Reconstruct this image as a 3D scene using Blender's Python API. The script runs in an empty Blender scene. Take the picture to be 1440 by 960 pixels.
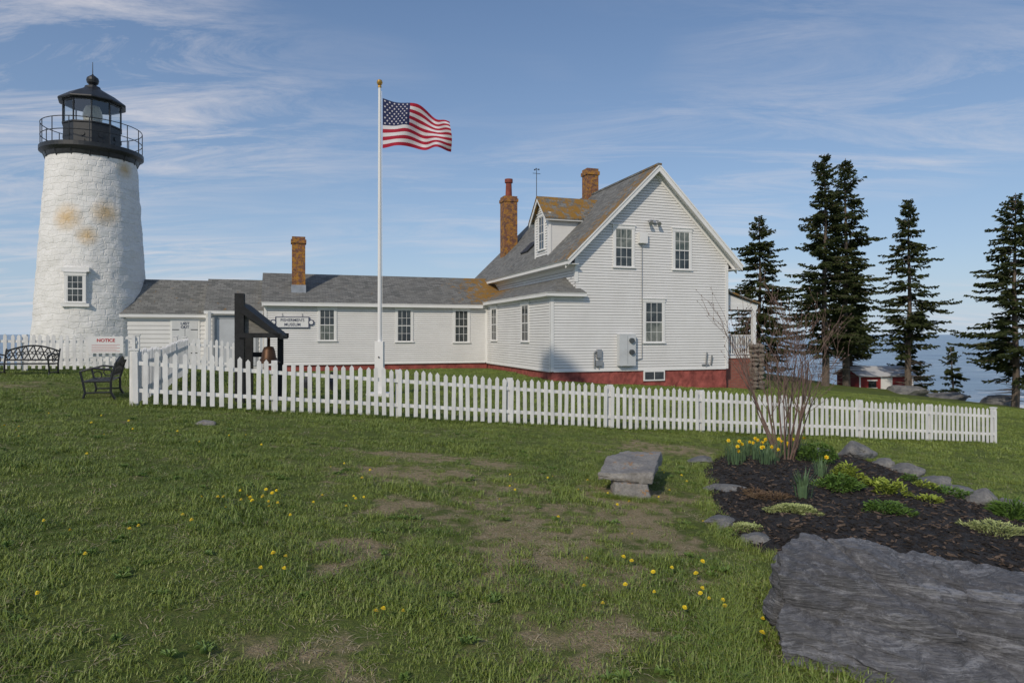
import bpy, bmesh, math, random
from mathutils import Vector, Matrix, noise
random.seed(7)
scene = bpy.context.scene
R = math.radians

# ------------------------------------------------------------------ helpers
def link(o, parent=None):
    scene.collection.objects.link(o)
    if parent: o.parent = parent
    return o

def empty(name, loc=(0,0,0), rz=0):
    e = bpy.data.objects.new(name, None); e.empty_display_size = .3
    e.location = loc; e.rotation_euler = (0,0,rz)
    return link(e)

class MB:
    def __init__(s): s.v=[]; s.f=[]; s.m=[]; s.uv={}
    def face(s, pts, mat=0, uv=None):
        b=len(s.v); s.v += [tuple(p) for p in pts]
        s.f.append(tuple(range(b,b+len(pts)))); s.m.append(mat)
        if uv: s.uv[len(s.f)-1]=uv
    def box(s, x0,x1,y0,y1,z0,z1, mat=0, fr=None):
        P=[(x,y,z) for z in (z0,z1) for y in (y0,y1) for x in (x0,x1)]
        if fr: P=[fr(*p) for p in P]
        b=len(s.v); s.v += [tuple(p) for p in P]
        for q in ((0,2,3,1),(4,5,7,6),(0,1,5,4),(2,6,7,3),(0,4,6,2),(1,3,7,5)):
            s.f.append(tuple(b+i for i in q)); s.m.append(mat)
    def prism(s, pts, vec, mat=0, mat2=None):
        pts=[Vector(p) for p in pts]; vec=Vector(vec); n=len(pts); b=len(s.v)
        s.v += [tuple(p) for p in pts]+[tuple(p+vec) for p in pts]
        s.f.append(tuple(range(b,b+n))); s.m.append(mat)
        s.f.append(tuple(range(b+2*n-1,b+n-1,-1))); s.m.append(mat if mat2 is None else mat2)
        for i in range(n):
            j=(i+1)%n
            s.f.append((b+i,b+j,b+n+j,b+n+i)); s.m.append(mat if mat2 is None else mat2)
    def cyl(s, p0,p1,r0,r1,n=8,mat=0,caps=True):
        p0=Vector(p0);p1=Vector(p1); d=(p1-p0)
        if d.length<1e-6: return
        d.normalize(); a=d.orthogonal().normalized(); c=d.cross(a); b=len(s.v)
        for p,r in ((p0,r0),(p1,r1)):
            for i in range(n):
                t=2*math.pi*i/n; s.v.append(tuple(p+a*(r*math.cos(t))+c*(r*math.sin(t))))
        for i in range(n):
            j=(i+1)%n; s.f.append((b+i,b+j,b+n+j,b+n+i)); s.m.append(mat)
        if caps:
            s.f.append(tuple(b+i for i in range(n-1,-1,-1))); s.m.append(mat)
            s.f.append(tuple(b+n+i for i in range(n))); s.m.append(mat)
    def tube(s, pts, r, n=6, mat=0):
        for a,b in zip(pts[:-1],pts[1:]): s.cyl(a,b,r,r,n,mat)
    def lathe(s, prof, n=32, mat=0, c=(0,0), jit=0, ph=0):
        b=len(s.v)
        for k,(r,z) in enumerate(prof):
            for i in range(n):
                t=2*math.pi*i/n+ph; rr=r
                if jit:
                    rr += jit*noise.noise(Vector((math.cos(t)*r*1.8,math.sin(t)*r*1.8,z*2.2)))+jit*.6*noise.noise(Vector((math.cos(t)*r*5,math.sin(t)*r*5,z*6)))
                s.v.append((c[0]+rr*math.cos(t),c[1]+rr*math.sin(t),z))
        for k in range(len(prof)-1):
            for i in range(n):
                j=(i+1)%n
                s.f.append((b+k*n+i,b+k*n+j,b+(k+1)*n+j,b+(k+1)*n+i)); s.m.append(mat)
                R0=prof[0][0]; u0=2*math.pi*i/n*R0; u1=2*math.pi*(i+1)/n*R0
                s.uv[len(s.f)-1]=[(u0,prof[k][1]),(u1,prof[k][1]),(u1,prof[k+1][1]),(u0,prof[k+1][1])]
    def build(s, name, mats, parent=None, smooth=False, loc=None, autouv=True, do_link=True):
        me=bpy.data.meshes.new(name); me.from_pydata(s.v,[],s.f)
        for m in mats: me.materials.append(m)
        me.polygons.foreach_set('material_index', s.m)
        if smooth: me.polygons.foreach_set('use_smooth',[True]*len(s.f))
        if autouv:
            uvl=me.uv_layers.new(name='UVMap').data
            for p in me.polygons:
                if p.index in s.uv:
                    for li,u in zip(p.loop_indices,s.uv[p.index]): uvl[li].uv=u
                    continue
                n=p.normal
                t=Vector((-n.y,n.x,0))
                if t.length<.05: t=Vector((1,0,0))
                t.normalize(); bb=n.cross(t)
                if bb.z<0: bb=-bb
                for li in p.loop_indices:
                    co=me.vertices[me.loops[li].vertex_index].co
                    uvl[li].uv=(co.dot(t),co.dot(bb))
        me.update()
        o=bpy.data.objects.new(name,me)
        if loc: o.location=loc
        if do_link: link(o,parent)
        return o

# ------------------------------------------------------------------ materials
def newmat(name):
    m=bpy.data.materials.new(name); m.use_nodes=True
    nt=m.node_tree; b=nt.nodes['Principled BSDF']
    return m,nt,b
def N(nt,t,**kw):
    n=nt.nodes.new(t)
    for k,v in kw.items():
        if k in n.inputs: n.inputs[k].default_value=v
        else: setattr(n,k,v)
    return n
def ramp(nt, fac, stops, interp='LINEAR'):
    r=nt.nodes.new('ShaderNodeValToRGB'); r.color_ramp.interpolation=interp
    el=r.color_ramp.elements
    while len(el)<len(stops): el.new(.5)
    for e,(p,c) in zip(el,stops):
        e.position=p; e.color=(c,c,c,1) if isinstance(c,(int,float)) else (*c,1)
    nt.links.new(fac,r.inputs[0]); return r.outputs[0]
def coords(nt, kind='Object', scale=(1,1,1), rot=(0,0,0)):
    if kind=='Position':
        g=nt.nodes.new('ShaderNodeNewGeometry'); out=g.outputs['Position']
    else:
        g=nt.nodes.new('ShaderNodeTexCoord'); out=g.outputs[kind]
    mp=nt.nodes.new('ShaderNodeMapping'); mp.inputs['Scale'].default_value=scale; mp.inputs['Rotation'].default_value=rot
    nt.links.new(out,mp.inputs[0]); return mp.outputs[0]
def noi(nt, vec, scale, detail=4, rough=.55, dist=0):
    n=N(nt,'ShaderNodeTexNoise'); n.inputs['Scale'].default_value=scale; n.inputs['Detail'].default_value=detail
    n.inputs['Roughness'].default_value=rough; n.inputs['Distortion'].default_value=dist
    nt.links.new(vec,n.inputs['Vector']); return n.outputs['Fac']
def mixc(nt, fac, a, b, mode='MIX'):
    m=nt.nodes.new('ShaderNodeMix'); m.data_type='RGBA'; m.blend_type=mode
    for idx,v in ((0,fac),(6,a),(7,b)):
        if isinstance(v,bpy.types.NodeSocket): nt.links.new(v,m.inputs[idx])
        elif isinstance(v,(int,float)): m.inputs[idx].default_value=v if idx==0 else (v,v,v,1)
        else: m.inputs[idx].default_value=(*v,1)
    return m.outputs[2]
def math_(nt, op, a, b=None, clamp=False):
    m=nt.nodes.new('ShaderNodeMath'); m.operation=op; m.use_clamp=clamp
    for i,v in enumerate((a,b)):
        if v is None: continue
        if isinstance(v,bpy.types.NodeSocket): nt.links.new(v,m.inputs[i])
        else: m.inputs[i].default_value=v
    return m.outputs[0]
def bump(nt, b, h, strength=.3, dist=.02):
    bp=nt.nodes.new('ShaderNodeBump'); bp.inputs['Strength'].default_value=strength; bp.inputs['Distance'].default_value=dist
    nt.links.new(h,bp.inputs['Height']); nt.links.new(bp.outputs[0],b.inputs['Normal'])
def simple(name, base, rough=.7, var=.2, scale=3, bs=0.15, bscale=40, spec=.3, metal=0, stretch=(1,1,1), kind='Object'):
    m,nt,b=newmat(name)
    v=coords(nt,kind,stretch); f=noi(nt,v,scale,5,.6)
    f=ramp(nt,f,[(.3,0),(.7,1)])
    nt.links.new(mixc(nt,f,[c*(1-var) for c in base],[min(1,c*(1+var)) for c in base]),b.inputs['Base Color'])
    b.inputs['Roughness'].default_value=rough; b.inputs['Specular IOR Level'].default_value=spec; b.inputs['Metallic'].default_value=metal
    if bs: bump(nt,b,noi(nt,v,bscale,3),bs,.01)
    return m

M_WHITE=simple('white_paint',(.77,.765,.745),.55,.05,1.2,.1,60,stretch=(1,1,.4))
def siding():
    m,nt,b=newmat('painted_clapboard')
    v=coords(nt,'Object',(1,1,.35)); f=ramp(nt,noi(nt,v,1.1,6,.65),[(.35,0),(.75,1)])
    c=mixc(nt,f,(.765,.76,.74),(.69,.68,.655))
    v2=coords(nt,'Object',(.5,.5,9)); f2=ramp(nt,noi(nt,v2,2.2,3),[(.4,0),(.7,1)])
    c=mixc(nt,math_(nt,'MULTIPLY',f2,.3),c,(.57,.565,.55))
    v3=coords(nt,'Object',(1,1,1)); f3=ramp(nt,noi(nt,v3,14,4,.7),[(.66,0),(.74,1)])
    c=mixc(nt,math_(nt,'MULTIPLY',f3,.35),c,(.42,.40,.37))
    nt.links.new(c,b.inputs['Base Color']); b.inputs['Roughness'].default_value=.6
    return m
M_SIDE=siding()
M_LAP=simple('clapboard_lap_shade',(.27,.265,.255),.9,.3,4,0)  # dark colour painting in the shadow line under each clapboard lap
M_FOUND=simple('red_painted_foundation',(.30,.08,.065),.8,.45,3,.6,12)
def shingle(name, moss_amt=.0, axis=None, a0=0, a1=1, thr=.5):
    m,nt,b=newmat(name)
    uv=coords(nt,'UV')
    br=N(nt,'ShaderNodeTexBrick'); br.offset=.5
    br.inputs['Scale'].default_value=1; br.inputs['Brick Width'].default_value=.27; br.inputs['Row Height'].default_value=.13
    br.inputs['Mortar Size'].default_value=.009; br.inputs['Mortar Smooth'].default_value=.3; br.inputs['Bias'].default_value=0
    br.inputs['Color1'].default_value=(.09,.095,.09,1); br.inputs['Color2'].default_value=(.25,.25,.235,1); br.inputs['Mortar'].default_value=(.04,.04,.04,1)
    nt.links.new(uv,br.inputs['Vector'])
    ob=coords(nt,'Object')
    c=mixc(nt,ramp(nt,noi(nt,ob,1.3,6,.7),[(.3,0),(.75,.7)]),br.outputs['Color'],(.19,.185,.165))
    c=mixc(nt,ramp(nt,noi(nt,ob,25,3),[(.45,0),(.8,.7)]),c,(.1,.1,.1))
    mo=ramp(nt,noi(nt,ob,3.2,8,.75),[(thr,0),(thr+.08,1)])
    if axis is not None:
        sp=nt.nodes.new('ShaderNodeSeparateXYZ'); nt.links.new(ob,sp.inputs[0])
        mr=nt.nodes.new('ShaderNodeMapRange'); mr.inputs[1].default_value=a0; mr.inputs[2].default_value=a1
        nt.links.new(sp.outputs[axis],mr.inputs[0])
        nn=math_(nt,'ADD',noi(nt,ob,3.2,8,.75),math_(nt,'MULTIPLY',mr.outputs[0],.22))
        mo=ramp(nt,nn,[(.62,0),(.70,1)])
    mo=math_(nt,'MULTIPLY',mo,moss_amt)
    mossc=mixc(nt,noi(nt,ob,9,4),(.20,.10,.015),(.34,.18,.02))
    c=mixc(nt,mo,c,mossc)
    nt.links.new(c,b.inputs['Base Color']); b.inputs['Roughness'].default_value=.9
    bump(nt,b,br.outputs['Color'],.6,.02)
    return m
M_ROOFM=shingle('roof_shingles_main',.85,1,2.2,-.9)
M_ROOFL=shingle('roof_shingles_leanto',.9,1,5.5,9.5)
M_ROOFW=shingle('roof_shingles_wing',.9,0,-2.4,.4)
M_ROOFD=shingle('roof_shingles_dormer',.95,None,thr=.45)
def brick(name,c1,c2,lichen=.6):
    m,nt,b=newmat(name); uv=coords(nt,'UV')
    br=N(nt,'ShaderNodeTexBrick'); br.inputs['Scale'].default_value=1; br.inputs['Brick Width'].default_value=.21; br.inputs['Row Height'].default_value=.072
    br.inputs['Mortar Size'].default_value=.008
    br.inputs['Color1'].default_value=(*c1,1); br.inputs['Color2'].default_value=(*c2,1); br.inputs['Mortar'].default_value=(.16,.13,.11,1)
    nt.links.new(uv,br.inputs['Vector'])
    ob=coords(nt,'Object'); f=ramp(nt,noi(nt,ob,6,8,.8),[(.47,0),(.56,1)])
    c=mixc(nt,math_(nt,'MULTIPLY',f,lichen),br.outputs['Color'],(.46,.22,.02))
    nt.links.new(c,b.inputs['Base Color']); b.inputs['Roughness'].default_value=.9
    bump(nt,b,br.outputs['Fac'],-.5,.01); return m
M_BRICK=brick('chimney_brick',(.09,.035,.025),(.22,.075,.045),.75)
M_BRICK2=brick('porch_brick',(.28,.07,.05),(.33,.11,.08),.05)
M_LEAD=simple('lead_flashing',(.3,.33,.37),.5,.2,4)
M_TERRA=simple('terracotta',(.22,.06,.04),.8,.3,5)
M_BLACK=simple('black_iron',(.018,.02,.022),.45,.4,6,.2,30,spec=.5)
M_DARKW=simple('black_timber',(.02,.021,.022),.7,.4,5,.3,30)
M_GREYW=simple('weathered_timber',(.2,.19,.17),.85,.3,6,.4,30,stretch=(1,1,5))
M_BRONZE=simple('bell_bronze',(.09,.05,.03),.5,.4,5,.1,20,metal=.6)
def glassmat(name,c1,c2,split=None):
    m,nt,b=newmat(name); ob=coords(nt,'Object')
    f=ramp(nt,noi(nt,ob,1.7,3,.6,1.0),[(.4,0),(.6,1)])
    nt.links.new(mixc(nt,f,c1,c2),b.inputs['Base Color'])
    b.inputs['Roughness'].default_value=.06; b.inputs['Specular IOR Level'].default_value=.7
    bump(nt,b,noi(nt,ob,5,2),.05,.01); return m
M_GLASS=glassmat('window_glass',(.015,.02,.022),(.05,.06,.06))
M_CURT=glassmat('window_glass_curtain',(.07,.085,.07),(.2,.21,.18))
M_STEEL=simple('grey_enamel',(.55,.57,.58),.45,.08,3,.05)
M_GALV=simple('galvanised',(.35,.36,.37),.4,.2,4,.05,metal=.5)
M_YEL=simple('brass',(.5,.3,.08),.35,.2,4,.05,metal=.7)
M_RED=simple('red_paint',(.24,.03,.03),.6,.15)
M_INK=simple('sign_ink',(.05,.06,.11),.6,.1)
M_REDINK=simple('sign_red_ink',(.5,.04,.04),.6,.1)

# ------------------------------------------------------------------ terrain
def sst(a,b,x):
    t=max(0,min(1,(x-a)/(b-a))); return t*t*(3-2*t)
def coast(x):
    if x<-10: return 56-20*sst(-10,-24,x)
    return 56-20*sst(17,33,x)
def hbase(x,y):
    xx=x
    if x<-10: xx=-10+(x+10)*.2
    f1=-1.64-.02*max(-20,min(y,15))+.015*(max(15,min(y,24))-15)-.088*xx
    f2=-1.75-(.065*x+.0012*max(0,x-8)**2 if x>0 else 0)
    k=sst(19,27,y); h=f1*(1-k)+f2*k
    d=sst(0,16,y-coast(x)); h-=14*d
    h-=14*sst(-36,-60,x); h-=12*sst(36,55,x)
    return h
def H(x,y):
    return hbase(x,y)+.035*noise.noise(Vector((x*.45,y*.45,3)))+.012*noise.noise(Vector((x*2.1,y*2.1,8)))
SPOTS=[(-1.04,8.3,.95,.36),(-.2,8.0,.6,.25),(.25,6.15,.85,.5),(-.15,5.6,.5,.35),(.85,6.6,.5,.28),(.55,4.05,.35,.22),(-1.1,3.5,.3,.14),(-1.0,6.75,.3,.2),(.1,5.1,.6,.3),
       (3.0,12.8,.8,.5),(1.5,8.0,.6,.35),(-.3,4.7,.4,.15),(-11.5,13.5,1.5,1),(-1.2,5.2,.3,.12),(1.1,5.2,.25,.12),(-.9,9.6,.9,.2),(.2,3.5,.25,.12),(.5,7.2,.8,.25)]
def dry(x,y):
    v=0
    wx=x+.45*noise.noise(Vector((x*2.2,y*2.2,1)))+.25*noise.noise(Vector((x*7,y*7,1))); wy=y+.4*noise.noise(Vector((x*2.2,y*2.2,5)))+.15*noise.noise(Vector((x*7,y*7,6)))
    for sx,sy,rx,ry in SPOTS:
        q=((wx-sx)/(rx*1.2))**2+((wy-sy)/(ry*1.35))**2
        if q<6: v=max(v,math.exp(-q*.6))
    n=noise.noise(Vector((x*1.1,y*1.1,20)))*.5+noise.noise(Vector((x*3.7,y*3.7,30)))*.5
    n2=noise.noise(Vector((x*9,y*9,33)))
    v=v*(.58+.8*n+.9*n2)+max(0,n+.3*n2-.14)*.9
    return max(0,min(1,v))
BED=[(3.75,12.4),(5.2,13.3),(7.0,14.2),(7.15,12.4),(6.9,10.8),(6.6,9.3),(6.45,7.4),(5.9,5.8),(4.6,4.9),(3.3,4.8),(2.45,5.5),(2.1,6.5),(2.25,7.6),(2.6,8.9),(3.0,10.8)]
def inpoly(x,y,P):
    c=False; j=len(P)-1
    for i in range(len(P)):
        xi,yi=P[i]; xj,yj=P[j]
        if (yi>y)!=(yj>y) and x<(xj-xi)*(y-yi)/(yj-yi)+xi: c=not c
        j=i
    return c
def edist(x,y,P):
    d=1e9; p=Vector((x,y))
    for i in range(len(P)):
        a=Vector(P[i]); b=Vector(P[(i+1)%len(P)]); ab=b-a
        t=max(0,min(1,(p-a).dot(ab)/ab.dot(ab))); d=min(d,(p-a-ab*t).length)
    return d

def arange(a,b,s):
    out=[]; x=a
    while x<b-1e-6: out.append(x); x+=s
    return out
xs=arange(-90,-16,2)+arange(-16,-5,.16)+arange(-5,5,.08)+arange(5,20,.16)+arange(20,90.1,1.5)
ys=arange(-30,1.5,1.5)+arange(1.5,10,.08)+arange(10,22,.14)+arange(22,92,.9)
gv=[];gd=[]
for y in ys:
    for x in xs:
        fine=(-16<x<20 and 1.5<y<22)
        gv.append((x,y,H(x,y)+(0 if y<40 else .5*noise.noise(Vector((x*.2,y*.2,0))))))
        gd.append(dry(x,y) if fine else .1)
nx=len(xs)
gf=[(j*nx+i,j*nx+i+1,(j+1)*nx+i+1,(j+1)*nx+i) for j in range(len(ys)-1) for i in range(nx-1)]
me=bpy.data.meshes.new('ground'); me.from_pydata(gv,[],gf)
me.polygons.foreach_set('use_smooth',[True]*len(gf))
at=me.attributes.new('dry','FLOAT','POINT'); at.data.foreach_set('value',gd)
m,nt,b=newmat('lawn_soil')
pos=coords(nt,'Position')
a=nt.nodes.new('ShaderNodeAttribute'); a.attribute_name='dry'
g=mixc(nt,ramp(nt,noi(nt,pos,.9,6,.65),[(.3,0),(.7,1)]),(.07,.115,.02),(.13,.18,.038))
g=mixc(nt,ramp(nt,noi(nt,pos,22,5,.7),[(.35,0),(.7,.6)]),g,(.18,.17,.07))
d=mixc(nt,ramp(nt,noi(nt,pos,55,6,.9),[(.32,0),(.68,1)]),(.16,.11,.06),(.56,.45,.28))
d=mixc(nt,ramp(nt,noi(nt,pos,28,5,.8),[(.5,0),(.62,.7)]),d,(.12,.15,.04))
df=math_(nt,'ADD',a.outputs['Fac'],math_(nt,'MULTIPLY',math_(nt,'SUBTRACT',noi(nt,pos,14,6,.8),.5),1.3))
c=mixc(nt,ramp(nt,df,[(.15,0),(.6,1)]),g,d)
sp=nt.nodes.new('ShaderNodeSeparateXYZ'); nt.links.new(pos,sp.inputs[0])
rk=ramp(nt,math_(nt,'MULTIPLY',sp.outputs[2],-.1),[(.52,0),(.6,1)])
rock=mixc(nt,noi(nt,pos,1.2,8,.7),(.07,.065,.06),(.25,.23,.2))
c=mixc(nt,rk,c,rock)
nt.links.new(c,b.inputs['Base Color']); b.inputs['Roughness'].default_value=.95; b.inputs['Specular IOR Level'].default_value=.1
bump(nt,b,noi(nt,pos,35,5,.7),.9,.04)
me.materials.append(m); link(bpy.data.objects.new('ground',me))

# sea
mb=MB(); mb.face([(-25000,-3000,-12),(25000,-3000,-12),(25000,30000,-12),(-25000,30000,-12)])
m,nt,b=newmat('sea_water'); pos=coords(nt,'Position')
pv=coords(nt,'Position',(.35,1,1))
b.inputs['Roughness'].default_value=.3; b.inputs['IOR'].default_value=1.33
f=ramp(nt,noi(nt,pv,.05,8,.7),[(.35,0),(.65,1)])
c=mixc(nt,f,(.17,.26,.36),(.32,.42,.50))
sp=nt.nodes.new('ShaderNodeSeparateXYZ'); nt.links.new(pos,sp.inputs[0])
near=nt.nodes.new('ShaderNodeMapRange'); near.inputs[1].default_value=160; near.inputs[2].default_value=70; nt.links.new(sp.outputs[1],near.inputs[0])
fo=math_(nt,'ADD',noi(nt,pv,.09,8,.72,1.5),math_(nt,'MULTIPLY',near.outputs[0],.28))
fm=ramp(nt,fo,[(.58,0),(.68,1)])
c=mixc(nt,fm,c,(.8,.82,.83))
nt.links.new(c,b.inputs['Base Color'])
nt.links.new(math_(nt,'ADD',math_(nt,'MULTIPLY',fm,.6),.3),b.inputs['Roughness'])
bump(nt,b,noi(nt,pv,.35,8,.7),1.0,1.2)
mb.build('sea',[m],autouv=False)

# ------------------------------------------------------------------ house frame
ANG=math.atan2(.3162,.9487); OX,OY=1.547,27.0
U=Vector((.9487,.3162,0)); W=Vector((-.3162,.9487,0))
def frame(base, along, n):
    bx,by=base
    return lambda a,o,z: (bx+along[0]*a+n[0]*o, by+along[1]*a+n[1]*o, z)
FG=frame((0,0),(1,0),(0,-1)); FS=frame((0,0),(0,1),(-1,0)); FW=frame((0,9),(1,0),(0,-1)); 
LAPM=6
def clap(mb, fr, z0,z1,left,right,ch=.112,mat=0):
    z=z0
    while z<z1-.01:
        zt=min(z+ch,z1); l0,l1,r0,r1=left(z),left(zt),right(z),right(zt)
        if r0-l0>.02:
            if r1<l1: l1=r1=(l1+r1)/2
            mb.face([fr(l0,.026,z+.013),fr(r0,.026,z+.013),fr(r1,.004,zt),fr(l1,.004,zt)],mat)
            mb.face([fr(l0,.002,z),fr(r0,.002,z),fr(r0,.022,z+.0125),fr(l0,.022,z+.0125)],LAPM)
        z=zt
def window(mb, fr, a0,a1,z0,z1, cols=3, rows=2, wm=0, gm=1, curt=None):
    c=.1; 
    mb.box(a0,a0+c,.0,.05,z0,z1,wm,fr); mb.box(a1-c,a1,.0,.05,z0,z1,wm,fr)
    mb.box(a0-.02,a1+.02,.0,.065,z1,z1+.13,wm,fr); mb.box(a0-.04,a1+.04,.0,.1,z1+.13,z1+.16,wm,fr)
    mb.box(a0-.03,a1+.03,.0,.09,z0-.05,z0,wm,fr)
    A0,A1=a0+c,a1-c; zm=(z0+z1)/2
    mb.box(A0,A1,.0,.029,z0,zm,gm if curt is None else curt,fr)
    mb.box(A0,A1,.0,.031,zm,z1,gm,fr)
    s=.035
    for zz0,zz1,o in ((z0,zm+.02,.04),(zm-.02,z1,.046)):
        mb.box(A0,A0+s,.01,o,zz0,zz1,wm,fr); mb.box(A1-s,A1,.01,o,zz0,zz1,wm,fr)
        mb.box(A0+s,A1-s,.01,o-.001,zz0,zz0+s,wm,fr); mb.box(A0+s,A1-s,.01,o-.001,zz1-s,zz1,wm,fr)
        for i in range(1,cols):
            x=A0+(A1-A0)*i/cols; mb.box(x-.008,x+.008,.01,o-.004,zz0+s,zz1-s,wm,fr)
        for i in range(1,rows):
            x=zz0+(zz1-zz0)*i/rows; mb.box(A0+s,A1-s,.01,o-.006,x-.008,x+.008,wm,fr)
def roofslab(mb, pts, th=.07, mat=0, mat2=1):
    P=[Vector(p) for p in pts]; n=(P[1]-P[0]).cross(P[2]-P[0]).normalized()
    if n.z<0: n=-n
    mb.prism(P,-n*th,mat,mat2)

M_DOOR=simple('shed_door_paint',(.60,.61,.61),.6,.08,2)
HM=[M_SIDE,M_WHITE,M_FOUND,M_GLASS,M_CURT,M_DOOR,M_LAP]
house=empty('keepers_house',(OX,OY,0),ANG)
S0,S1,RS,EZ,RZ,SL=1.05,8.2,4.63,3.02,7.0,.985
TB=14.7
SB=-1.45
mb=MB()
def wz(s): return RZ-.12-abs(s-RS)*SL
mb.prism([(S0+.0,0,SB),(S1,0,SB),(S1,0,wz(S1)),(RS,0,wz(RS)),(S0,0,wz(S0))],(0,TB,0),0)
mb.box(0,S0-.003,0.003,13.5,SB,1.75,0)
rise=lambda z:(RZ-.12-z)/SL
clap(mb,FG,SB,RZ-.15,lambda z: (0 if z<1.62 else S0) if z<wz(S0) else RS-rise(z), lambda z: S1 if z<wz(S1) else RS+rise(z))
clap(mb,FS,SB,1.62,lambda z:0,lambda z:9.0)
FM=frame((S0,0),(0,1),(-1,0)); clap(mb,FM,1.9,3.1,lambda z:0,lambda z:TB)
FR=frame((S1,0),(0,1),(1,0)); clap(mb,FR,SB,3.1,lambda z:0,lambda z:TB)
mb.build('walls',HM,house)
mb=MB()
mb.box(.05,S1-.04,.04,TB-.05,-3.2,SB-.002,0); mb.box(.052,S0,.3,13.4,-3.2,SB-.004,0)
n=60
for i in range(n):
    for k in range(6):
        def P(i,k):
            s=.05+(S1-.09)*i/n; z=-2.9+(SB-.004+2.9)*k/6
            return (s,.03-.05*abs(noise.noise(Vector((s*1.5,z*3,4))))-.03*noise.noise(Vector((s*6,z*6,4))),z)
        mb.face([P(i,k),P(i+1,k),P(i+1,k+1),P(i,k+1)])
mb.build('foundation',[M_FOUND],house)
mb=MB()
def cb(fr,a0,a1,z0,z1,o=.04): mb.box(a0,a1,.0,o,z0,z1,0,fr)
cb(FG,-.04,.1,SB-.03,1.62); cb(FS,-.038,.1,SB-.03,1.60); cb(FS,8.9,9.0,SB-.03,1.6)
cb(FG,S1-.1,S1+.03,SB-.03,3.0); cb(FR,-.03,.1,SB-.03,2.98)
cb(FG,S0-.034,S0+.1,2.1,3.1); cb(FM,-.03,.1,2.1,3.05)
mb.box(.1,S1-.1,0,.045,SB-.05,SB+.02,0,FG); mb.box(.1,9,0,.045,SB-.05,SB+.02,0,FS)
mb.box(-.2,1.3,.0,.05,1.46,1.6,0,FG); mb.box(.1,8.9,0,.05,1.46,1.6,0,FS)
HS=4.03; OV=-.38
def rz(s): return RZ-abs(s-RS)*SL
for sg in (-1,1):
    a=[(RS,-.05,rz(RS)-.10),(RS+sg*HS,-.05,rz(RS+HS)-.10),(RS+sg*HS,-.05,rz(RS+HS)-.40),(RS,-.05,rz(RS)-.40)]
    mb.prism(a,(0,.045,0))
    a=[(RS,OV-.03,rz(RS)-.06),(RS+sg*(HS+.03),OV-.03,rz(RS+HS)-.09),(RS+sg*(HS+.03),OV-.03,rz(RS+HS)-.30),(RS,OV-.03,rz(RS)-.29)]
    mb.prism(a,(0,.035,0))
    a=[(RS,OV+.005,rz(RS)-.12),(RS+sg*HS,OV+.005,rz(RS+HS)-.12),(RS+sg*HS,OV+.005,rz(RS+HS)-.16),(RS,OV+.005,rz(RS)-.16)]
    mb.prism(a,(0,.33,0))
    s=RS+sg*HS
    mb.box(min(s,s+sg*.03),max(s,s+sg*.03),OV,TB+.3,rz(RS+HS)-.26,rz(RS+HS)-.07,0)
    w0=S0 if sg<0 else S1
    mb.box(min(w0,s),max(w0,s),OV+.04,TB+.25,rz(RS+HS)-.26,rz(RS+HS)-.23,0)
mb.box(S0-.05,S0,.02,TB,2.62,2.78,0)
mb.build('trim',[M_WHITE],house)
mb=MB()
for sg in (-1,1):
    roofslab(mb,[(RS,OV-.06,RZ),(RS+sg*(HS+.09),OV-.06,rz(RS+HS+.09)),(RS+sg*(HS+.09),TB+.35,rz(RS+HS+.09)),(RS,TB+.35,RZ)],.06)
mb.box(RS-.09,RS+.09,OV-.07,TB+.35,RZ-.05,RZ+.03,0)
mb.build('main_roof',[M_ROOFM,M_WHITE],house)
mb=MB(); e=-.28; ze=1.66; zt=2.36
roofslab(mb,[(e,e,ze),(S0,1.0,zt),(S0,13.8,zt),(e,13.8,ze)],.05)
roofslab(mb,[(e,e,ze),(1.42,e,ze),(1.25,.0,ze+.2),(S0,1.0,zt)],.05)
mb.prism([(e,e,ze-.055),(1.42,e,ze-.055),(1.42,0,ze-.055),(0,0,ze-.055),(0,13.8,ze-.055),(e,13.8,ze-.055)],(0,0,-.1),1)
mb.build('leanto_roof',[M_ROOFL,M_WHITE],house)
# dormer
mb=MB(); D0,D1,DS,DE=3.1,4.8,1.13,5.42; dm=(D0+D1)/2; DP=6.28
FD=frame((DS,0),(0,1),(-1,0)); FC=frame((0,D0),(1,0),(0,-1))
mb.prism([(DS,D0,3.3),(DS,D1,3.3),(DS,D1,DE),(DS,dm,DP-.08),(DS,D0,DE)],(3.6,0,0),0)
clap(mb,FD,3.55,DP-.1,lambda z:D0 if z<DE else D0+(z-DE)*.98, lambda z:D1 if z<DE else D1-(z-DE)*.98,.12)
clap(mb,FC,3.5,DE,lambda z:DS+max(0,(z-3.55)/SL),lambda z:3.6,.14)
window(mb,FD,dm-.42,dm+.42,3.85,5.35,2,2,1,3)
mb.box(D0-.03,D0+.1,0,.04,3.5,DE,1,FD); mb.box(D1-.1,D1+.03,0,.04,3.5,DE,1,FD); mb.box(DS-.038,DS+.09,0,.04,3.55,DE,1,FC)
for sg in (-1,1):
    ye=dm+sg*(.85+.22); zz=DP-(.85+.22)*1.0
    mb.prism([(DS-.25,dm,DP-.07),(DS-.25,ye,zz-.07),(DS-.25,ye,zz-.24),(DS-.25,dm,DP-.24)],(.03,0,0),1)
    mb.prism([(DS-.24,ye,zz-.05),(3.2,ye,zz-.05),(3.2,ye,zz-.17),(DS-.24,ye,zz-.17)],(0,-sg*.03,0),1)
mb.build('dormer',HM,house)
mb=MB()
for sg in (-1,1):
    ye=dm+sg*(.85+.26); zz=DP-(.85+.26)*1.0
    mb.prism([(DS-.28,dm,DP),(4.0,dm,DP),(3.3,ye,zz),(DS-.28,ye,zz)],(0,0,-.06),0,0)
mb.build('dormer_roof',[M_ROOFD],house)
mb=MB()
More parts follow.
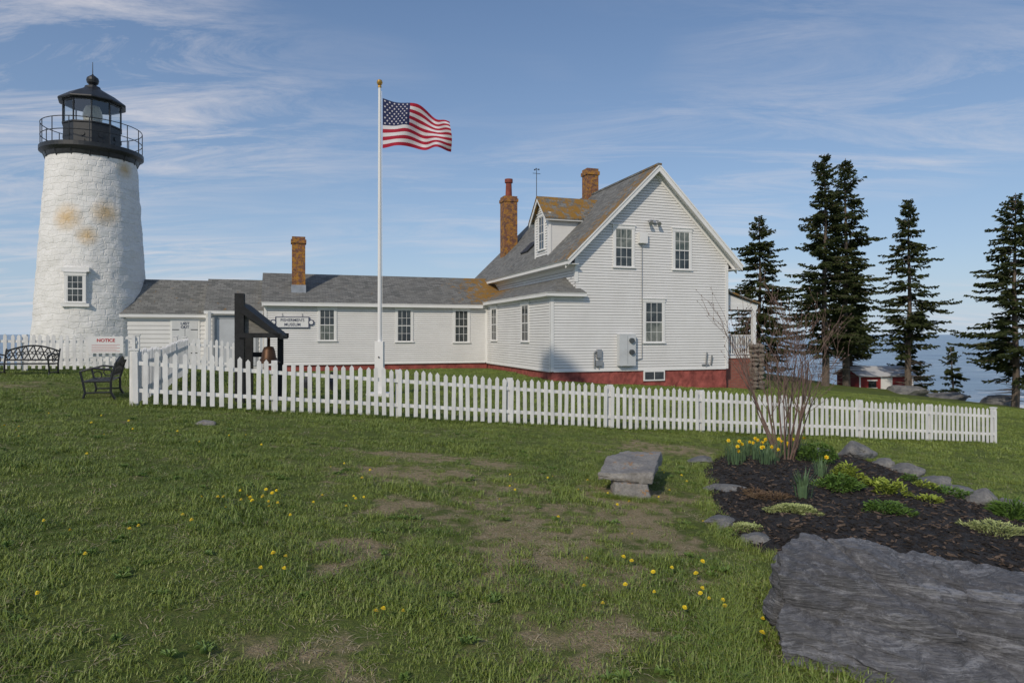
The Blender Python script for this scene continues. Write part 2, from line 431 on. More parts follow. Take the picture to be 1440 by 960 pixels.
window(mb,FG,4.08,5.1,-.33,1.34,3,2,1,3,4); window(mb,FG,2.7,3.68,2.76,4.33,3,2,1,4,3); window(mb,FG,5.47,6.4,2.74,4.33,3,2,1,4,3)
window(mb,FS,2.5,3.55,-.3,1.28,2,2,1,3); window(mb,FS,7.15,8.2,-.3,1.28,2,2,1,3)
mb.box(4.1,5.1,.0,.05,-1.93,-1.5,1,FG); mb.box(4.16,4.58,.05,.056,-1.87,-1.56,3,FG); mb.box(4.62,5.04,.05,.056,-1.87,-1.56,3,FG)
mb.build('windows',HM,house)
def chimney(name,s,t,w,z0,z1,parent,pot=0,lead=0,w2=None):
    mb=MB(); w2=w2 or w
    mb.box(s-w/2,s+w/2,t-w2/2,t+w2/2,z0,z1-.32,0)
    mb.box(s-w/2-.05,s+w/2+.05,t-w2/2-.05,t+w2/2+.05,z1-.32,z1-.14,0)
    mb.box(s-w/2,s+w/2,t-w2/2,t+w2/2,z1-.14,z1,0)
    if lead: mb.box(s-w/2-.03,s+w/2+.03,t-w2/2-.03,t+w2/2+.03,z0,z0+lead,2)
    if pot: mb.cyl((s,t,z1),(s,t,z1+pot*.8),.2,.17,14,1); mb.cyl((s,t,z1+pot*.8),(s,t,z1+pot),.24,.24,14,1)
    mb.build(name,[M_BRICK,M_TERRA,M_LEAD],parent)
chimney('ridge_chimney',RS,6.3,.62,6.2,8.3,house,0)
chimney('tall_chimney',2.5,13,.8,4.0,8.05,house,1.05)
mb=MB()
def onroof(s,t,o): return (s-o*.7,t,rz(s)+o*.7)
mb.prism([onroof(1.75,7.6,.1),onroof(2.35,7.6,.1),onroof(2.35,8.6,.1),onroof(1.75,8.6,.1)],Vector((.1,0,-.1)),0)
mb.build('skylight',[M_BLACK],house)
mb=MB(); mx=RS+.1
mb.cyl((mx,14.3,6.9),(mx,14.3,10.1),.025,.02,8); mb.tube([(mx-.25,14.3,9.9),(mx+.25,14.3,9.9)],.015)
mb.tube([(mx-.2,14.2,10.1),(mx+.22,14.4,10.2)],.02)
for a in range(3): mb.cyl((mx+.15*math.cos(a*2.1),14.3+.15*math.sin(a*2.1),10.12),(mx+.15*math.cos(a*2.1),14.3+.15*math.sin(a*2.1),10.2),.05,.02,8)
mb.build('weather_mast',[M_BLACK],house)
mb=MB()
mb.box(2.88,3.62,.02,.26,-1.28,.02,0,FG); mb.box(3.24,3.255,.26,.263,-1.2,-.05,2,FG)
for z in (-.25,-.72):
    c0=FG(3.42,.26,z); c1=FG(3.42,.36,z); mb.cyl(c0,c1,.11,.1,16,3)
mb.box(1.95,2.15,.02,.14,-.95,-.6,2,FG); mb.box(1.9,2.2,.02,.12,-1.28,-1.05,2,FG)
mb.tube([FG(1.85,.06,-1.35),FG(1.85,.06,-.75),FG(1.98,.06,-.65)],.03,8,2)
mb.tube([FG(2.05,.06,-1.4),FG(2.05,.06,-.9)],.02,8,2)
mb.tube([FG(4.02,.05,3.9),FG(4.02,.05,-1.0),FG(3.6,.05,-1.1)],.016,6,2)
mb.tube([FG(7.1,.05,-1.35),FG(7.1,.12,-.75)],.035,8,2); mb.tube([FG(6.9,.05,-1.3),FG(7.25,.05,-1.3)],.035,8,2); mb.tube([FG(7.35,.05,-1.3),FG(7.35,.12,-.9)],.035,8,2)
mb.box(3.83,4.2,.02,.22,3.75,4.2,1,FG)
mb.tube([FG(4.3,.03,4.7),FG(4.35,.12,4.72),FG(4.75,.12,4.72)],.02,6,2)
for a in (4.35,4.75): mb.cyl(FG(a,.1,4.68),FG(a-.06,.3,4.55),.05,.09,10,2)
mb.box(4.5,4.62,.02,.14,4.62,4.72,2,FG)
mb.build('electrical_panel_and_conduits',[M_STEEL,M_WHITE,M_GALV,M_GLASS],house)
# porch
mb=MB(); P0,P1=8.2,10.0
mb.prism([(P0,.35,2.05),(P1+.25,.35,1.4),(P1+.25,.35,1.34),(P0,.35,1.98)],(0,8.4,0),3,3)
mb.box(P0+.02,P1+.15,.5,.62,1.1,1.36,0); mb.box(P1,P1+.12,.62,8.6,1.1,1.36,0)
mb.face([(P0,.52,1.9),(P1+.1,.52,1.36),(P0,.52,1.36)],0)
for t in (.56,3.2,5.8,8.4): mb.box(P1-.08,P1+.08,t-.08,t+.08,-.6 if t<1 else -.95,1.1,0)
mb.box(P0+.2,P0+.3,.52,.6,-1,1.1,0)
mb.box(P0,P1+.1,.5,8.6,-1.05,-.95,0)
mb.box(P0+.02,P1,.55,8.5,-3.2,-1.05,2)
for z in (-.9,-.08): mb.box(P0+.05,P1-.2,.54,.6,z,z+.06,0)
for i in range(12): mb.box(P0+.12+i*.125,P0+.155+i*.125,.55,.585,-.84,-.08,0)
for z in (-.9,-.08): mb.box(P1-.03,P1+.03,.7,8.3,z,z+.06,0)
for i in range(48): mb.box(P1-.02,P1+.02,.8+i*.155,.84+i*.155,-.84,-.08,0)
mb.build('porch',[M_WHITE,M_SIDE,M_BRICK2,M_ROOFM],house)
def stonemat(name,c1,c2,c3,scale=2.5,bs=.7,stri=None,lich=0.0):
    m,nt,b=newmat(name); ob=coords(nt,'Object')
    c=mixc(nt,ramp(nt,noi(nt,ob,scale,8,.65),[(.35,0),(.65,1)]),c1,c2)
    c=mixc(nt,ramp(nt,noi(nt,ob,scale*9,6,.7),[(.4,0),(.75,.8)]),c,c3)
    h=noi(nt,ob,scale*5,8,.7)
    if stri:
        sv=coords(nt,'Object',(.35,.8,11),stri); sn=noi(nt,sv,2.2,9,.75,.4)
        c=mixc(nt,ramp(nt,sn,[(.40,0),(.46,.75),(.50,.05),(.58,.65),(.68,.0)]),c,[x*.42 for x in c1])
        veins=ramp(nt,noi(nt,coords(nt,'Object',(.5,1,7),stri),3.1,8,.75,.8),[(.54,0),(.61,1),(.68,0)])
        c=mixc(nt,math_(nt,'MULTIPLY',veins,.6),c,[min(1,x*1.5) for x in c2])
        lt=ramp(nt,noi(nt,ob,15,6,.8),[(.55,0),(.66,.6)])
        c=mixc(nt,lt,c,[min(1,x*1.35) for x in c2])
        h=math_(nt,'ADD',math_(nt,'MULTIPLY',sn,2.6),h)
    if lich:
        c=mixc(nt,math_(nt,'MULTIPLY',ramp(nt,noi(nt,ob,5,7,.75),[(.60,0),(.64,1)]),lich),c,(.45,.2,.03))
    nt.links.new(c,b.inputs['Base Color']); b.inputs['Roughness'].default_value=.75; b.inputs['Specular IOR Level'].default_value=.3
    bump(nt,b,h,bs,.035); return m
M_STONE=stonemat('granite_stone',(.2,.19,.175),(.33,.31,.28),(.12,.12,.115),3,.6,None,.3)
M_STONE2=stonemat('garden_stone',(.12,.125,.13),(.3,.29,.27),(.09,.09,.095),4,.8)
M_BENCHS=stonemat('bench_stone',(.25,.235,.22),(.38,.36,.33),(.15,.145,.135),4,.9,None,.75)
M_BOULD=stonemat('boulder_rock',(.20,.20,.21),(.33,.33,.34),(.14,.14,.15),1.6,.9,(.1,-.22,0))
M_ROUGH=stonemat('fieldstone',(.16,.14,.12),(.3,.26,.21),(.08,.07,.06),5,.9)
def rockmesh(mb,loc,sc,seed,sub=3,amp=.25,mat=0,rz=0):
    bm=bmesh.new(); bmesh.ops.create_icosphere(bm,subdivisions=sub,radius=1)
    o=Vector((seed*3.7,seed*1.3,seed)); b=len(mb.v); Rm=Matrix.Rotation(rz,3,'Z')
    for v in bm.verts:
        d=v.co.normalized()
        rr=1+amp*noise.noise(d*1.4+o)*1.6+amp*.5*noise.noise(d*4+o)+amp*.2*noise.noise(d*11+o)
        for k in range(8):
            pn=Vector((math.sin(seed+k*2.1),math.cos(seed*1.7+k*1.3),math.sin(seed*.7+k*3.3)*.8)).normalized()
            dd=(d*rr).dot(pn)
            if dd>.68: rr*=.68/dd*.8+.2
        p=Rm@Vector((d.x*rr*sc[0],d.y*rr*sc[1],d.z*rr*sc[2])); mb.v.append((loc[0]+p.x,loc[1]+p.y,loc[2]+p.z))
    for f in bm.faces: mb.f.append(tuple(b+v.index for v in f.verts)); mb.m.append(mat)
    bm.free()
mb=MB()
k=0
for zi in range(11):
    z=-2.55+zi*.2
    for dx in (-.16,.16):
        for dy in (-.16,.16):
            k+=1; rockmesh(mb,(P1+.05+dx+random.uniform(-.04,.04),.45+dy,z+random.uniform(-.03,.03)),(random.uniform(.16,.22),.19,random.uniform(.11,.16)),k,2,.25)
mb.build('porch_stone_pillar',[M_ROUGH],house,smooth=False)

# ------------------------------------------------------------------ museum wing
wing=empty('museum_wing',(OX,OY,0),ANG)
WL=-10.89
mb=MB(); SBW=-1.42
mb.prism([(WL,9,SBW),(WL,14,SBW),(WL,14,1.55),(WL,11.5,3.0),(WL,9,1.55)],(11.9,0,0),0)
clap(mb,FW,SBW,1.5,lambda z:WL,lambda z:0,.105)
mb.box(WL+.05,.0,9.05,13.9,-2.6,SBW,2)
mb.box(WL-.03,WL+.1,0,.04,SBW-.03,1.45,1,FW); mb.box(-.12,-.028,0,.04,SBW-.03,1.45,1,FW)
mb.box(WL,-.03,0,.05,1.33,1.5,1,FW); mb.box(WL+.1,-.12,0,.043,SBW-.05,SBW+.02,1,FW)
window(mb,FW,-8.5,-7.6,-.3,1.2,3,2,1,3,4); window(mb,FW,-4.77,-3.87,-.36,1.22,3,2,1,3); window(mb,FW,-1.83,-.93,-.4,1.22,3,2,1,3)
mb.build('walls',HM,wing)
mb=MB()
for sg in (-1,1):
    roofslab(mb,[(WL-.15,11.5,3.1),(1.2,11.5,3.1),(1.2,11.5+sg*2.78,1.52),(WL-.15,11.5+sg*2.78,1.52)],.05)
mb.box(WL-.12,-.3,8.7,8.73,1.34,1.47,1); mb.box(WL-.1,-.3,8.73,9,1.34,1.37,1)
mb.prism([(WL-.12,11.5,3.03),(WL-.12,8.74,1.47),(WL-.12,8.74,1.3),(WL-.12,11.5,2.86)],(.03,0,0),1)
mb.build('roof',[M_ROOFW,M_WHITE],wing)
chimney('wing_chimney',-9.35,9.95,.62,1.7,4.75,wing,0,.7)
mb=MB(); mb.box(-10.42,-8.87,.03,.07,.3,.84,0,FW)
for a0,a1,z0,z1 in ((-10.42,-8.87,.80,.84),(-10.42,-8.87,.3,.34),(-10.42,-10.37,.34,.80),(-8.92,-8.87,.34,.80)): mb.box(a0,a1,.07,.078,z0,z1,1,FW)
for a in (-10.5,-8.79): mb.cyl(FW(a,.03,.57),FW(a,.075,.57),.14,.14,16,1); mb.cyl(FW(a,.075,.57),FW(a,.08,.57),.09,.09,16,0)
for a in (-10.1,-9.2): mb.tube([FW(a,.05,.84),FW(a,.05,1.0)],.01,4,1)
sign=empty('museum_sign',(OX,OY,0),ANG)
mb.build('board',[M_WHITE,M_INK],sign)
def text(name,body,size,loc,rot,mat,parent=None):
    c=bpy.data.curves.new(name,'FONT'); c.body=body; c.size=size; c.align_x='CENTER'; c.align_y='CENTER'; c.extrude=.002; c.offset=.003
    c.materials.append(mat); o=bpy.data.objects.new(name,c); o.location=loc; o.rotation_euler=rot; return link(o,parent)
text('line_1',"FISHERMEN'S",.19,FW(-9.645,.074,.67),(R(90),0,0),M_INK,sign)
text('line_2',"MUSEUM",.19,FW(-9.645,.074,.46),(R(90),0,0),M_INK,sign)

# ------------------------------------------------------------------ link sheds
shed=empty('storage_shed',(OX,OY,0),ANG)
def small(shedroot,nm,s0,s1,t0,t1,ez,rzz,doors):
    mb=MB(); fr=frame((0,t0),(1,0),(0,-1)); tm=(t0+t1)/2
    mb.prism([(s0,t0,-2.2),(s0,t1,-2.2),(s0,t1,ez),(s0,tm,rzz-.12),(s0,t0,ez)],(s1-s0,0,0),0)
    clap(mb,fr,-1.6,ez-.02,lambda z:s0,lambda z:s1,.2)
    mb.box(s0-.03,s0+.1,0,.04,-1.6,ez-.1,1,fr); mb.box(s1-.1,s1-.004,0,.04,-1.6,ez-.1,1,fr); mb.box(s0-.03,s1-.005,0,.05,ez-.18,ez-.02,1,fr)
    for a0,a1 in doors:
        mb.box(a0-.08,a1+.08,.0,.045,-1.5,.72,1,fr); mb.box(a0,a1,.045,.06,-1.5,.64,5,fr)
        mb.box((a0+a1)/2-.008,(a0+a1)/2+.008,.06,.063,-1.5,.64,3,fr)
        for z in (-.9,.2):
            mb.box(a0,a0+.3,.06,.066,z,z+.04,3,fr); mb.box(a1-.3,a1,.06,.066,z,z+.04,3,fr)
    mb.build(nm+'_walls',HM,shedroot)
    mb=MB(); half=(t1-t0)/2; k=(rzz-ez-.07)/half; hw=half+.22
    for sg in (-1,1): 
        roofslab(mb,[(s0-.1,tm,rzz),(s1,tm,rzz),(s1,tm+sg*hw,rzz-hw*k),(s0-.1,tm+sg*hw,rzz-hw*k)],.05)
    hw=half+.21; mb.box(s0-.1,s1-.01,tm-hw-.02,tm-hw+.01,rzz-hw*k-.17,rzz-hw*k-.05,1)
    mb.build(nm+'_roof',[M_ROOFW,M_WHITE],shedroot)
small(shed,'entry',-13.45,-10.95,9.6,13.2,1.22,2.72,[])
small(shed,'oil_house_link',-17.2,-13.5,10.3,13.3,1.1,2.66,[(-15.0,-13.9)])
mb=MB(); fr=frame((0,9.6),(1,0),(0,-1))
mb.box(-13.2,-11.2,.035,.05,-1.5,.9,1,fr)
mb.box(-11.9,-11.3,.05,.07,-1.5,.7,0,fr)
mb.box(-13.0,-12.2,.05,.07,-1.5,.7,0,fr)
mb.box(-11.15,-11.08,.2,.27,.55,.8,2,fr)
mb.box(-13.35,-13.23,.3,.42,-1.8,1.05,0,fr); mb.box(-11.1,-10.98,.45,.57,-1.8,1.1,0,fr)
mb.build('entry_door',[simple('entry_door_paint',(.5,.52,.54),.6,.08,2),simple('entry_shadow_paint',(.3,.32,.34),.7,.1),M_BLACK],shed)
text('closed_notice',"LAST\nOUT",.17,frame((0,10.3),(1,0),(0,-1))(-14.45,.07,.42),(R(90),0,0),M_INK,shed)

# ------------------------------------------------------------------ lighthouse
LX,LY=-19.9,32.4
lh=empty('lighthouse',(LX,LY,0))
m,nt,b=newmat('whitewashed_rubble')
uv=coords(nt,'UV'); ob=coords(nt,'Object')
wn=nt.nodes.new('ShaderNodeTexNoise'); wn.inputs['Scale'].default_value=1.3; wn.inputs['Detail'].default_value=4; nt.links.new(uv,wn.inputs['Vector'])
va=nt.nodes.new('ShaderNodeVectorMath'); va.operation='MULTIPLY_ADD'; va.inputs[1].default_value=(.6,.5,.5)
nt.links.new(wn.outputs['Color'],va.inputs[0]); nt.links.new(uv,va.inputs[2])
br=N(nt,'ShaderNodeTexBrick'); br.inputs['Scale'].default_value=1; br.inputs['Brick Width'].default_value=.5; br.inputs['Row Height'].default_value=.27
br.inputs['Mortar Size'].default_value=.035; br.inputs['Mortar Smooth'].default_value=1; br.offset=.43; br.squash=1.6; br.squash_frequency=3
br.inputs['Color1'].default_value=(.2,.2,.2,1); br.inputs['Color2'].default_value=(1,1,1,1); br.inputs['Mortar'].default_value=(.5,.5,.5,1)
nt.links.new(va.outputs[0],br.inputs['Vector'])
mortar=br.outputs['Fac']
c=mixc(nt,ramp(nt,noi(nt,ob,1.3,7,.7),[(.35,0),(.7,1)]),(.80,.79,.76),(.69,.68,.65))
c=mixc(nt,ramp(nt,noi(nt,ob,9,5,.7),[(.52,0),(.75,.4)]),c,(.54,.53,.50))
def stain(px,py,pz,r):
    vm=nt.nodes.new('ShaderNodeVectorMath'); vm.operation='DISTANCE'; nt.links.new(ob,vm.inputs[0]); vm.inputs[1].default_value=(px,py,pz)
    s=math_(nt,'SUBTRACT',1,math_(nt,'DIVIDE',vm.outputs['Value'],r),True)
    return ramp(nt,math_(nt,'MULTIPLY',s,math_(nt,'MULTIPLY',noi(nt,coords(nt,'Object',(1,1,1)),5,8,.8),2.2)),[(.1,0),(1.0,1)])
cam=Vector((19.9,-32.4,0)).normalized(); rt=Vector((.852,.523,0))
def lp(ang,z,o=0):
    r=2.41-.068*z+o; d=cam*math.cos(ang)+rt*math.sin(ang); return (d.x*r,d.y*r,z)
for ang,z,r in ((-.5,5.2,.85),(.25,5.5,.8),(.75,7.7,.6),(-.1,4.4,.6)):
    c=mixc(nt,math_(nt,'MULTIPLY',stain(*lp(ang,z),r),.8),c,(.60,.40,.16))
nt.links.new(c,b.inputs['Base Color']); b.inputs['Roughness'].default_value=.75
hh=math_(nt,'ADD',math_(nt,'MULTIPLY',math_(nt,'SUBTRACT',1,mortar),.5),math_(nt,'ADD',math_(nt,'MULTIPLY',br.outputs['Color'],.35),math_(nt,'MULTIPLY',noi(nt,ob,5,6,.6),1.5)))
bump(nt,b,hh,.6,.04)
mb=MB(); prof=[]
for i in range(91):
    z=-2.2+i*(8.3+2.2)/90; prof.append((2.41-.068*z,z))
mb.lathe(prof,160,0,jit=.04); mb.build('tower',[m],lh,smooth=True)
mb=MB()
mb.lathe([(1.83,8.1),(1.9,8.12),(1.95,8.3),(2.1,8.42),(2.14,8.44),(2.14,8.62),(2.1,8.64),(.5,8.64)],64,0)
n=16
for i in range(n):
    t=2*math.pi*i/n+.1; c_,s_=math.cos(t),math.sin(t)
    mb.cyl((c_*2.07,s_*2.07,8.6),(c_*2.07,s_*2.07,9.72),.02,.02,6)
    mb.cyl((c_*2.0,s_*2.0,8.42),(c_*1.85,s_*1.85,8.05),.03,.03,6)
for z in (9.15,9.72):
    mb.tube([(2.07*math.cos(2*math.pi*i/48),2.07*math.sin(2*math.pi*i/48),z) for i in range(49)],.02,6)
ph=.2; Lr=1.22
mb.lathe([(Lr,8.63),(Lr,9.72),(Lr+.05,9.74),(Lr+.05,9.8),(Lr-.1,9.82)],10,0,ph=ph)
for i in range(10):
    t=2*math.pi*i/10+ph; mb.cyl((Lr*math.cos(t),Lr*math.sin(t),9.78),(Lr*math.cos(t),Lr*math.sin(t),10.85),.035,.035,6)
    t2=t+math.pi/10; q=Lr*math.cos(math.pi/10)
    for zz in (9.0,9.3,): mb.cyl((q*math.cos(t2)*1.0,q*math.sin(t2),zz-.1),(q*math.cos(t2)*1.03,q*math.sin(t2)*1.03,zz-.1),.1,.1,10)
for z in (10.83,): mb.lathe([(Lr-.06,z-.04),(Lr+.04,z-.04),(Lr+.04,z+.06),(Lr-.06,z+.06)],10,0,ph=ph)
mb.lathe([(Lr-.1,10.84),(1.40,10.84),(1.44,10.88),(1.42,10.94),(.95,11.28),(.42,11.58),(.36,11.62),(.32,11.72),(.2,11.76),(.14,11.82)],10,0,ph=ph)
mb.lathe([(.001,11.75),(.14,11.8),(.24,11.9),(.27,12.02),(.24,12.14),(.12,12.24),(.05,12.28),(.02,12.35),(.012,12.9),(0.001,12.9)],16,0)
mb.build('lantern_room',[M_BLACK],lh)
m,nt,b=newmat('lantern_glass'); nt.nodes.remove(b)
tr=nt.nodes.new('ShaderNodeBsdfTransparent'); tr.inputs[0].default_value=(.95,.98,.98,1); gl=nt.nodes.new('ShaderNodeBsdfGlossy'); gl.inputs['Roughness'].default_value=.03
mx_=nt.nodes.new('ShaderNodeMixShader'); mx_.inputs[0].default_value=.15
nt.links.new(tr.outputs[0],mx_.inputs[1]); nt.links.new(gl.outputs[0],mx_.inputs[2]); nt.links.new(mx_.outputs[0],nt.nodes['Material Output'].inputs[0])
mb=MB(); mb.lathe([(Lr-.02,9.78),(Lr-.02,10.84)],10,0,ph=ph); mb.build('lantern_glazing',[m],lh)
m_lens=simple('fresnel_lens',(.6,.55,.42),.2,.15,6,.1,20,spec=.8)
mb=MB(); pr=[(.2,9.7)]
for i in range(14):
    z=9.75+i*.075; r=.38-.012*(i-7)**2*.3; pr+= [(r,z),(r+.04,z+.05)]
pr.append((.1,10.85)); mb.lathe(pr,20,0); mb.build('lens',[m_lens],lh)
mb=MB()
wa=-math.asin(22/80); d=cam*math.cos(wa)+rt*math.sin(wa); al=Vector((-d.y,d.x,0)); rw=2.41-.068*2.02
FL=lambda a,o,z:(d.x*(rw+o)+al.x*a,d.y*(rw+o)+al.y*a,z)
FL2=lambda a,o,z: FL(a,o+.10,z)
mb.box(-.42,.42,-.3,.02,1.42,2.6,0,FL2)
window(mb,FL2,-.42,.42,1.42,2.6,3,2,0,1)
mb.box(-.55,.55,-.1,.17,1.22,1.36,2,FL); mb.box(-.55,.55,-.1,.14,2.77,2.95,2,FL)
mb.build('tower_window',[M_WHITE,M_GLASS,M_WHITE],lh)

# ------------------------------------------------------------------ fences
def picket_fence(name, runs, hgt=.97, posts=2.4, sp=.158):
    mb=MB()
    for (p,q) in runs:
        p=Vector((*p,0)); q=Vector((*q,0)); L=(q-p).length; d=(q-p)/L; nrm=Vector((d.y,-d.x,0))
        if nrm.y>0 and abs(nrm.y)>.5: nrm=-nrm
        n=int(L/sp)
        def zb(a): x=p+d*a; return hbase(x.x,x.y)
        for i in range(n+1):
            a=i*sp+.03+random.uniform(-.008,.008); c=p+d*a; z=zb(a)+.05+random.uniform(-.014,.014)+.012*math.sin(a*1.7); w=.04; h=hgt+random.uniform(-.015,.015); tl=random.uniform(-.014,.014)
            o=nrm*.03; base=c+o
            pts=[base-d*w,base+d*w,base+d*(w+tl),base+d*tl,base-d*(w-tl)]
            zs=[z,z,z+h-.07,z+h-.02,z+h-.07]
            P=[Vector((a_.x,a_.y,zz)) for a_,zz in zip(pts,zs)]
            mb.prism(P,nrm*.018)
        m_=max(1,round(L/posts))
        for i in range(m_+1):
            a=L*i/m_; c=p+d*a-nrm*.055; z=zb(a)
            fb=lambda x,y,zz,c=c:(c.x+d.x*x+nrm.x*y,c.y+d.y*x+nrm.y*y,zz)
            mb.box(-.055,.055,-.05,.05,z-.3,z+hgt+.03,0,fb)
            if i==0 or i==m_: mb.box(-.07,.07,-.065,.065,z+hgt+.03,z+hgt+.06,0,fb)
        seg=int(L/1.0)+1
        for k in range(seg):
            a0=L*k/seg; a1=L*(k+1)/seg
            for hz in (.25,.74):
                A=p+d*a0; B=p+d*a1; z0=zb(a0)+hz; z1=zb(a1)+hz
                mb.prism([(A.x,A.y,z0),(B.x,B.y,z1),(B.x,B.y,z1+.07),(A.x,A.y,z0+.07)],nrm*.028)
    return mb.build(name,[M_FENCE])
M_FENCE=simple('fence_white_paint',(.74,.735,.715),.6,.14,3.5,.25,60,stretch=(1,1,.6))
A=(-6.8,12.3); B=(13.5,19.07)
picket_fence('picket_fence',[(A,B)])
Bk=(A[0]-.3162*6.9,A[1]+.9487*6.9)
picket_fence('picket_fence',[((A[0]-.03,A[1]+.12),Bk)])
def bf(x): return 22.4+.333*x
picket_fence('picket_fence',[((-18,bf(-18)),(-10.4,bf(-10.4))),((-10.0,bf(-10)+1.2),(-8.2,bf(-8.2)+1.2))],.93)
ns=empty('notice_sign',(-11.05,bf(-11.05)-.14,hbase(-11,18.7)+.47),math.atan(.333))
mb=MB(); mb.box(-.42,.42,-.015,.0,0,.46,0)
for z in range(5): mb.box(-.34,.34-.08*(z%2),-.018,-.0151,.05+z*.045,.057+z*.045,1)
mb.build('board',[M_WHITE,M_REDINK],ns); text('notice_text','NOTICE',.12,(0,-.018,.35),(R(90),0,0),M_REDINK,ns)

# ------------------------------------------------------------------ flagpole and flag
fx,fy=-3.49,18.0; fz=H(fx,fy)
fp=empty('flagpole',(fx,fy,0))
mb=MB(); mb.box(-.3,.3,-.3,.3,fz-.1,fz+.07,0); mb.box(-.11,.11,-.11,.11,fz+.07,fz+1.42,0); mb.box(-.125,.125,-.125,.125,fz+.07,fz+.2,0)
mb.cyl((0,0,fz+1.3),(0,0,6.5),.055,.035,14,0)
mb.cyl((.0,-.1,1.0+fz),(0,-.14,fz+1.02),.02,.02,6,2)
mb.tube([(.075,-.03,fz+1.2),(.06,-.02,6.4)],.006,5,0)
mb.lathe([(.001,6.48),(.05,6.5),(.05,6.54),(.02,6.55),(.06,6.58),(.08,6.63),(.06,6.69),(.001,6.72)],16,1)
mb.build('pole',[M_WHITE,M_YEL,M_BLACK],fp)
M_FW=simple('flag_white',(.60,.58,.60),.8,.04,5,0); M_FR=simple('flag_red',(.33,.012,.035),.8,.1,5,0); M_FB=simple('flag_blue',(.015,.022,.075),.8,.1,5,0)
X0=.08
def flagp(u,v,off=0):
    w=1.84*u
    top=6.22-.36*u-.42*u*u-.03*math.sin(u*9); bot=4.9+.04*math.sin(u*6)-.12*u*u
    z=top*(1-v)+bot*v+.02*math.sin(u*14+v*3)*u
    y=.16*math.sin(u*10.5+v*2.6)*min(1,u*2.5)+.09*math.sin(u*19-v*4)*u-.35*u
    x=X0+w+.03*math.sin(v*5+u*5)*u
    return Vector((x,y+off,z))
mb=MB(); NU=78; 
for j in range(26):
    for i in range(NU):
        st=j//2; mt=1 if st%2==0 else 0
        if st<7 and i<NU*.4: mt=2
        mb.face([flagp(i/NU,j/26),flagp((i+1)/NU,j/26),flagp((i+1)/NU,(j+1)/26),flagp(i/NU,(j+1)/26)],mt)
for r_ in range(9):
    cnt=6 if r_%2==0 else 5
    for c_ in range(cnt):
        u0=.4*((c_+.5)/6 if cnt==6 else (c_+1)/6); v0=(7/13)*(r_+.75)/9.5
        for off in (-.006,.006):
            P=[]
            for k in range(10):
                rr=(1 if k%2==0 else .42)*.032; an=math.pi/2+k*math.pi/5
                P.append(flagp(u0+rr*math.cos(an)/1.84,v0-rr*math.sin(an)/1.3,off))
            mb.face(P,0)
fl=mb.build('american_flag',[M_FW,M_FR,M_FB],smooth=True,loc=(fx,fy,0))

# ------------------------------------------------------------------ bell stand
bx,by=-5.66,14.2; bz=H(bx,by)
bs=empty('bell_stand',(bx,by,bz),R(12))
mb=MB()
mb.box(-.09,.09,-.09,.09,-.2,2.28,0)
mb.box(-.09,.09,1.0,1.15,-.2,1.5,0); mb.box(.62,.74,1.0,1.12,-.2,1.5,0)
mb.prism([(.0,-.12,2.1),(.82,-.12,1.42),(.82,-.12,1.33),(.0,-.12,1.9)],(0,1.4,0),0)
mb.box(.0,.84,-.12,-.02,1.36,1.46,0); mb.box(0,.84,1.15,1.25,1.36,1.46,0)
mb.prism([(.09,.02,1.46),(.72,.02,1.46),(.09,.02,1.98)],(0,.03,0),1)
mb.box(.2,.6,.3,.4,.95,1.05,0)
mb.build('frame',[M_DARKW,M_GREYW],bs)
mb=MB()
mb.lathe([(.001,1.38),(.03,1.38),(.03,1.18),(.1,1.16),(.13,1.08),(.15,.95),(.2,.86),(.24,.84),(.23,.82),(.001,.9)],24,0,c=(.55,.15))
mb.build('bell',[M_BRONZE],bs,smooth=True)
mb=MB(); 
for q in ((-.3,-.1),(.3,.05)): mb.lathe([(.13,-.0),(.13,.22),(.1,.26),(.05,.42),(.06,.46),(.001,.47)],12,0,c=q)
mb.build('iron_bollard',[M_BLACK],loc=(-5.0,17.8,H(-5,17.8)))
# ------------------------------------------------------------------ iron benches
def bench(loc,rz,w=1.25):
    e=empty('iron_garden_bench',loc,rz); mb=MB()
    for i in range(6): mb.box(-w/2+.03,w/2-.03,-.24+i*.075,-.19+i*.075,.40,.425,0)
    for s in (-1,1):
        x=s*(w/2)
        mb.tube([(x,-.28,0),(x,-.22,.2),(x,-.26,.42),(x,-.3,.6),(x,-.1,.66),(x,.2,.62)],.02)
        mb.tube([(x,.3,0),(x,.2,.2),(x,.2,.42),(x,.27,.7),(x,.3,.78)],.022)
        mb.tube([(x,-.22,.2),(x,.2,.2)],.015); mb.tube([(x,-.25,.41),(x,.2,.41)],.02)
        for k in range(12):
            a=k*math.pi/6; b2=(k+1)*math.pi/6
            mb.cyl((x,-.02+.07*math.cos(a),.53+.07*math.sin(a)),(x,-.02+.07*math.cos(b2),.53+.07*math.sin(b2)),.012,.012,5)
    arch=lambda x: .72+.14*math.cos(x/w*math.pi)
    xsb=[-w/2+w*i/20 for i in range(21)]
    mb.tube([(x,.2+(arch(x)-.42)*.22,arch(x)) for x in xsb],.022)
    mb.tube([(-w/2,.2,.5),(w/2,.2,.5)],.018)
    for i in range(14):
        x=-w/2+w*(i+.5)/14; sg=1 if i%2 else -1; t=arch(x)
        mb.tube([(x-.04*sg,.2,.5),(x+.05*sg,.24,(.5+t)/2),(x-.04*sg,.2+(t-.42)*.22,t)],.014)
        for k in range(8):
            a=k*math.pi/4; b2=a+math.pi/4; zc=(.5+t)/2
            mb.cyl((x+.04*math.cos(a),.235,zc+.04*math.sin(a)),(x+.04*math.cos(b2),.235,zc+.04*math.sin(b2)),.012,.012,4)
    mb.build('frame_and_slats',[M_BLACK],e)
bench((-12.15,17.1,H(-12.15,17.1)-.14),R(8))
bench((-7.95,13.3,H(-7.95,13.3)-.1),R(-68),1.1)

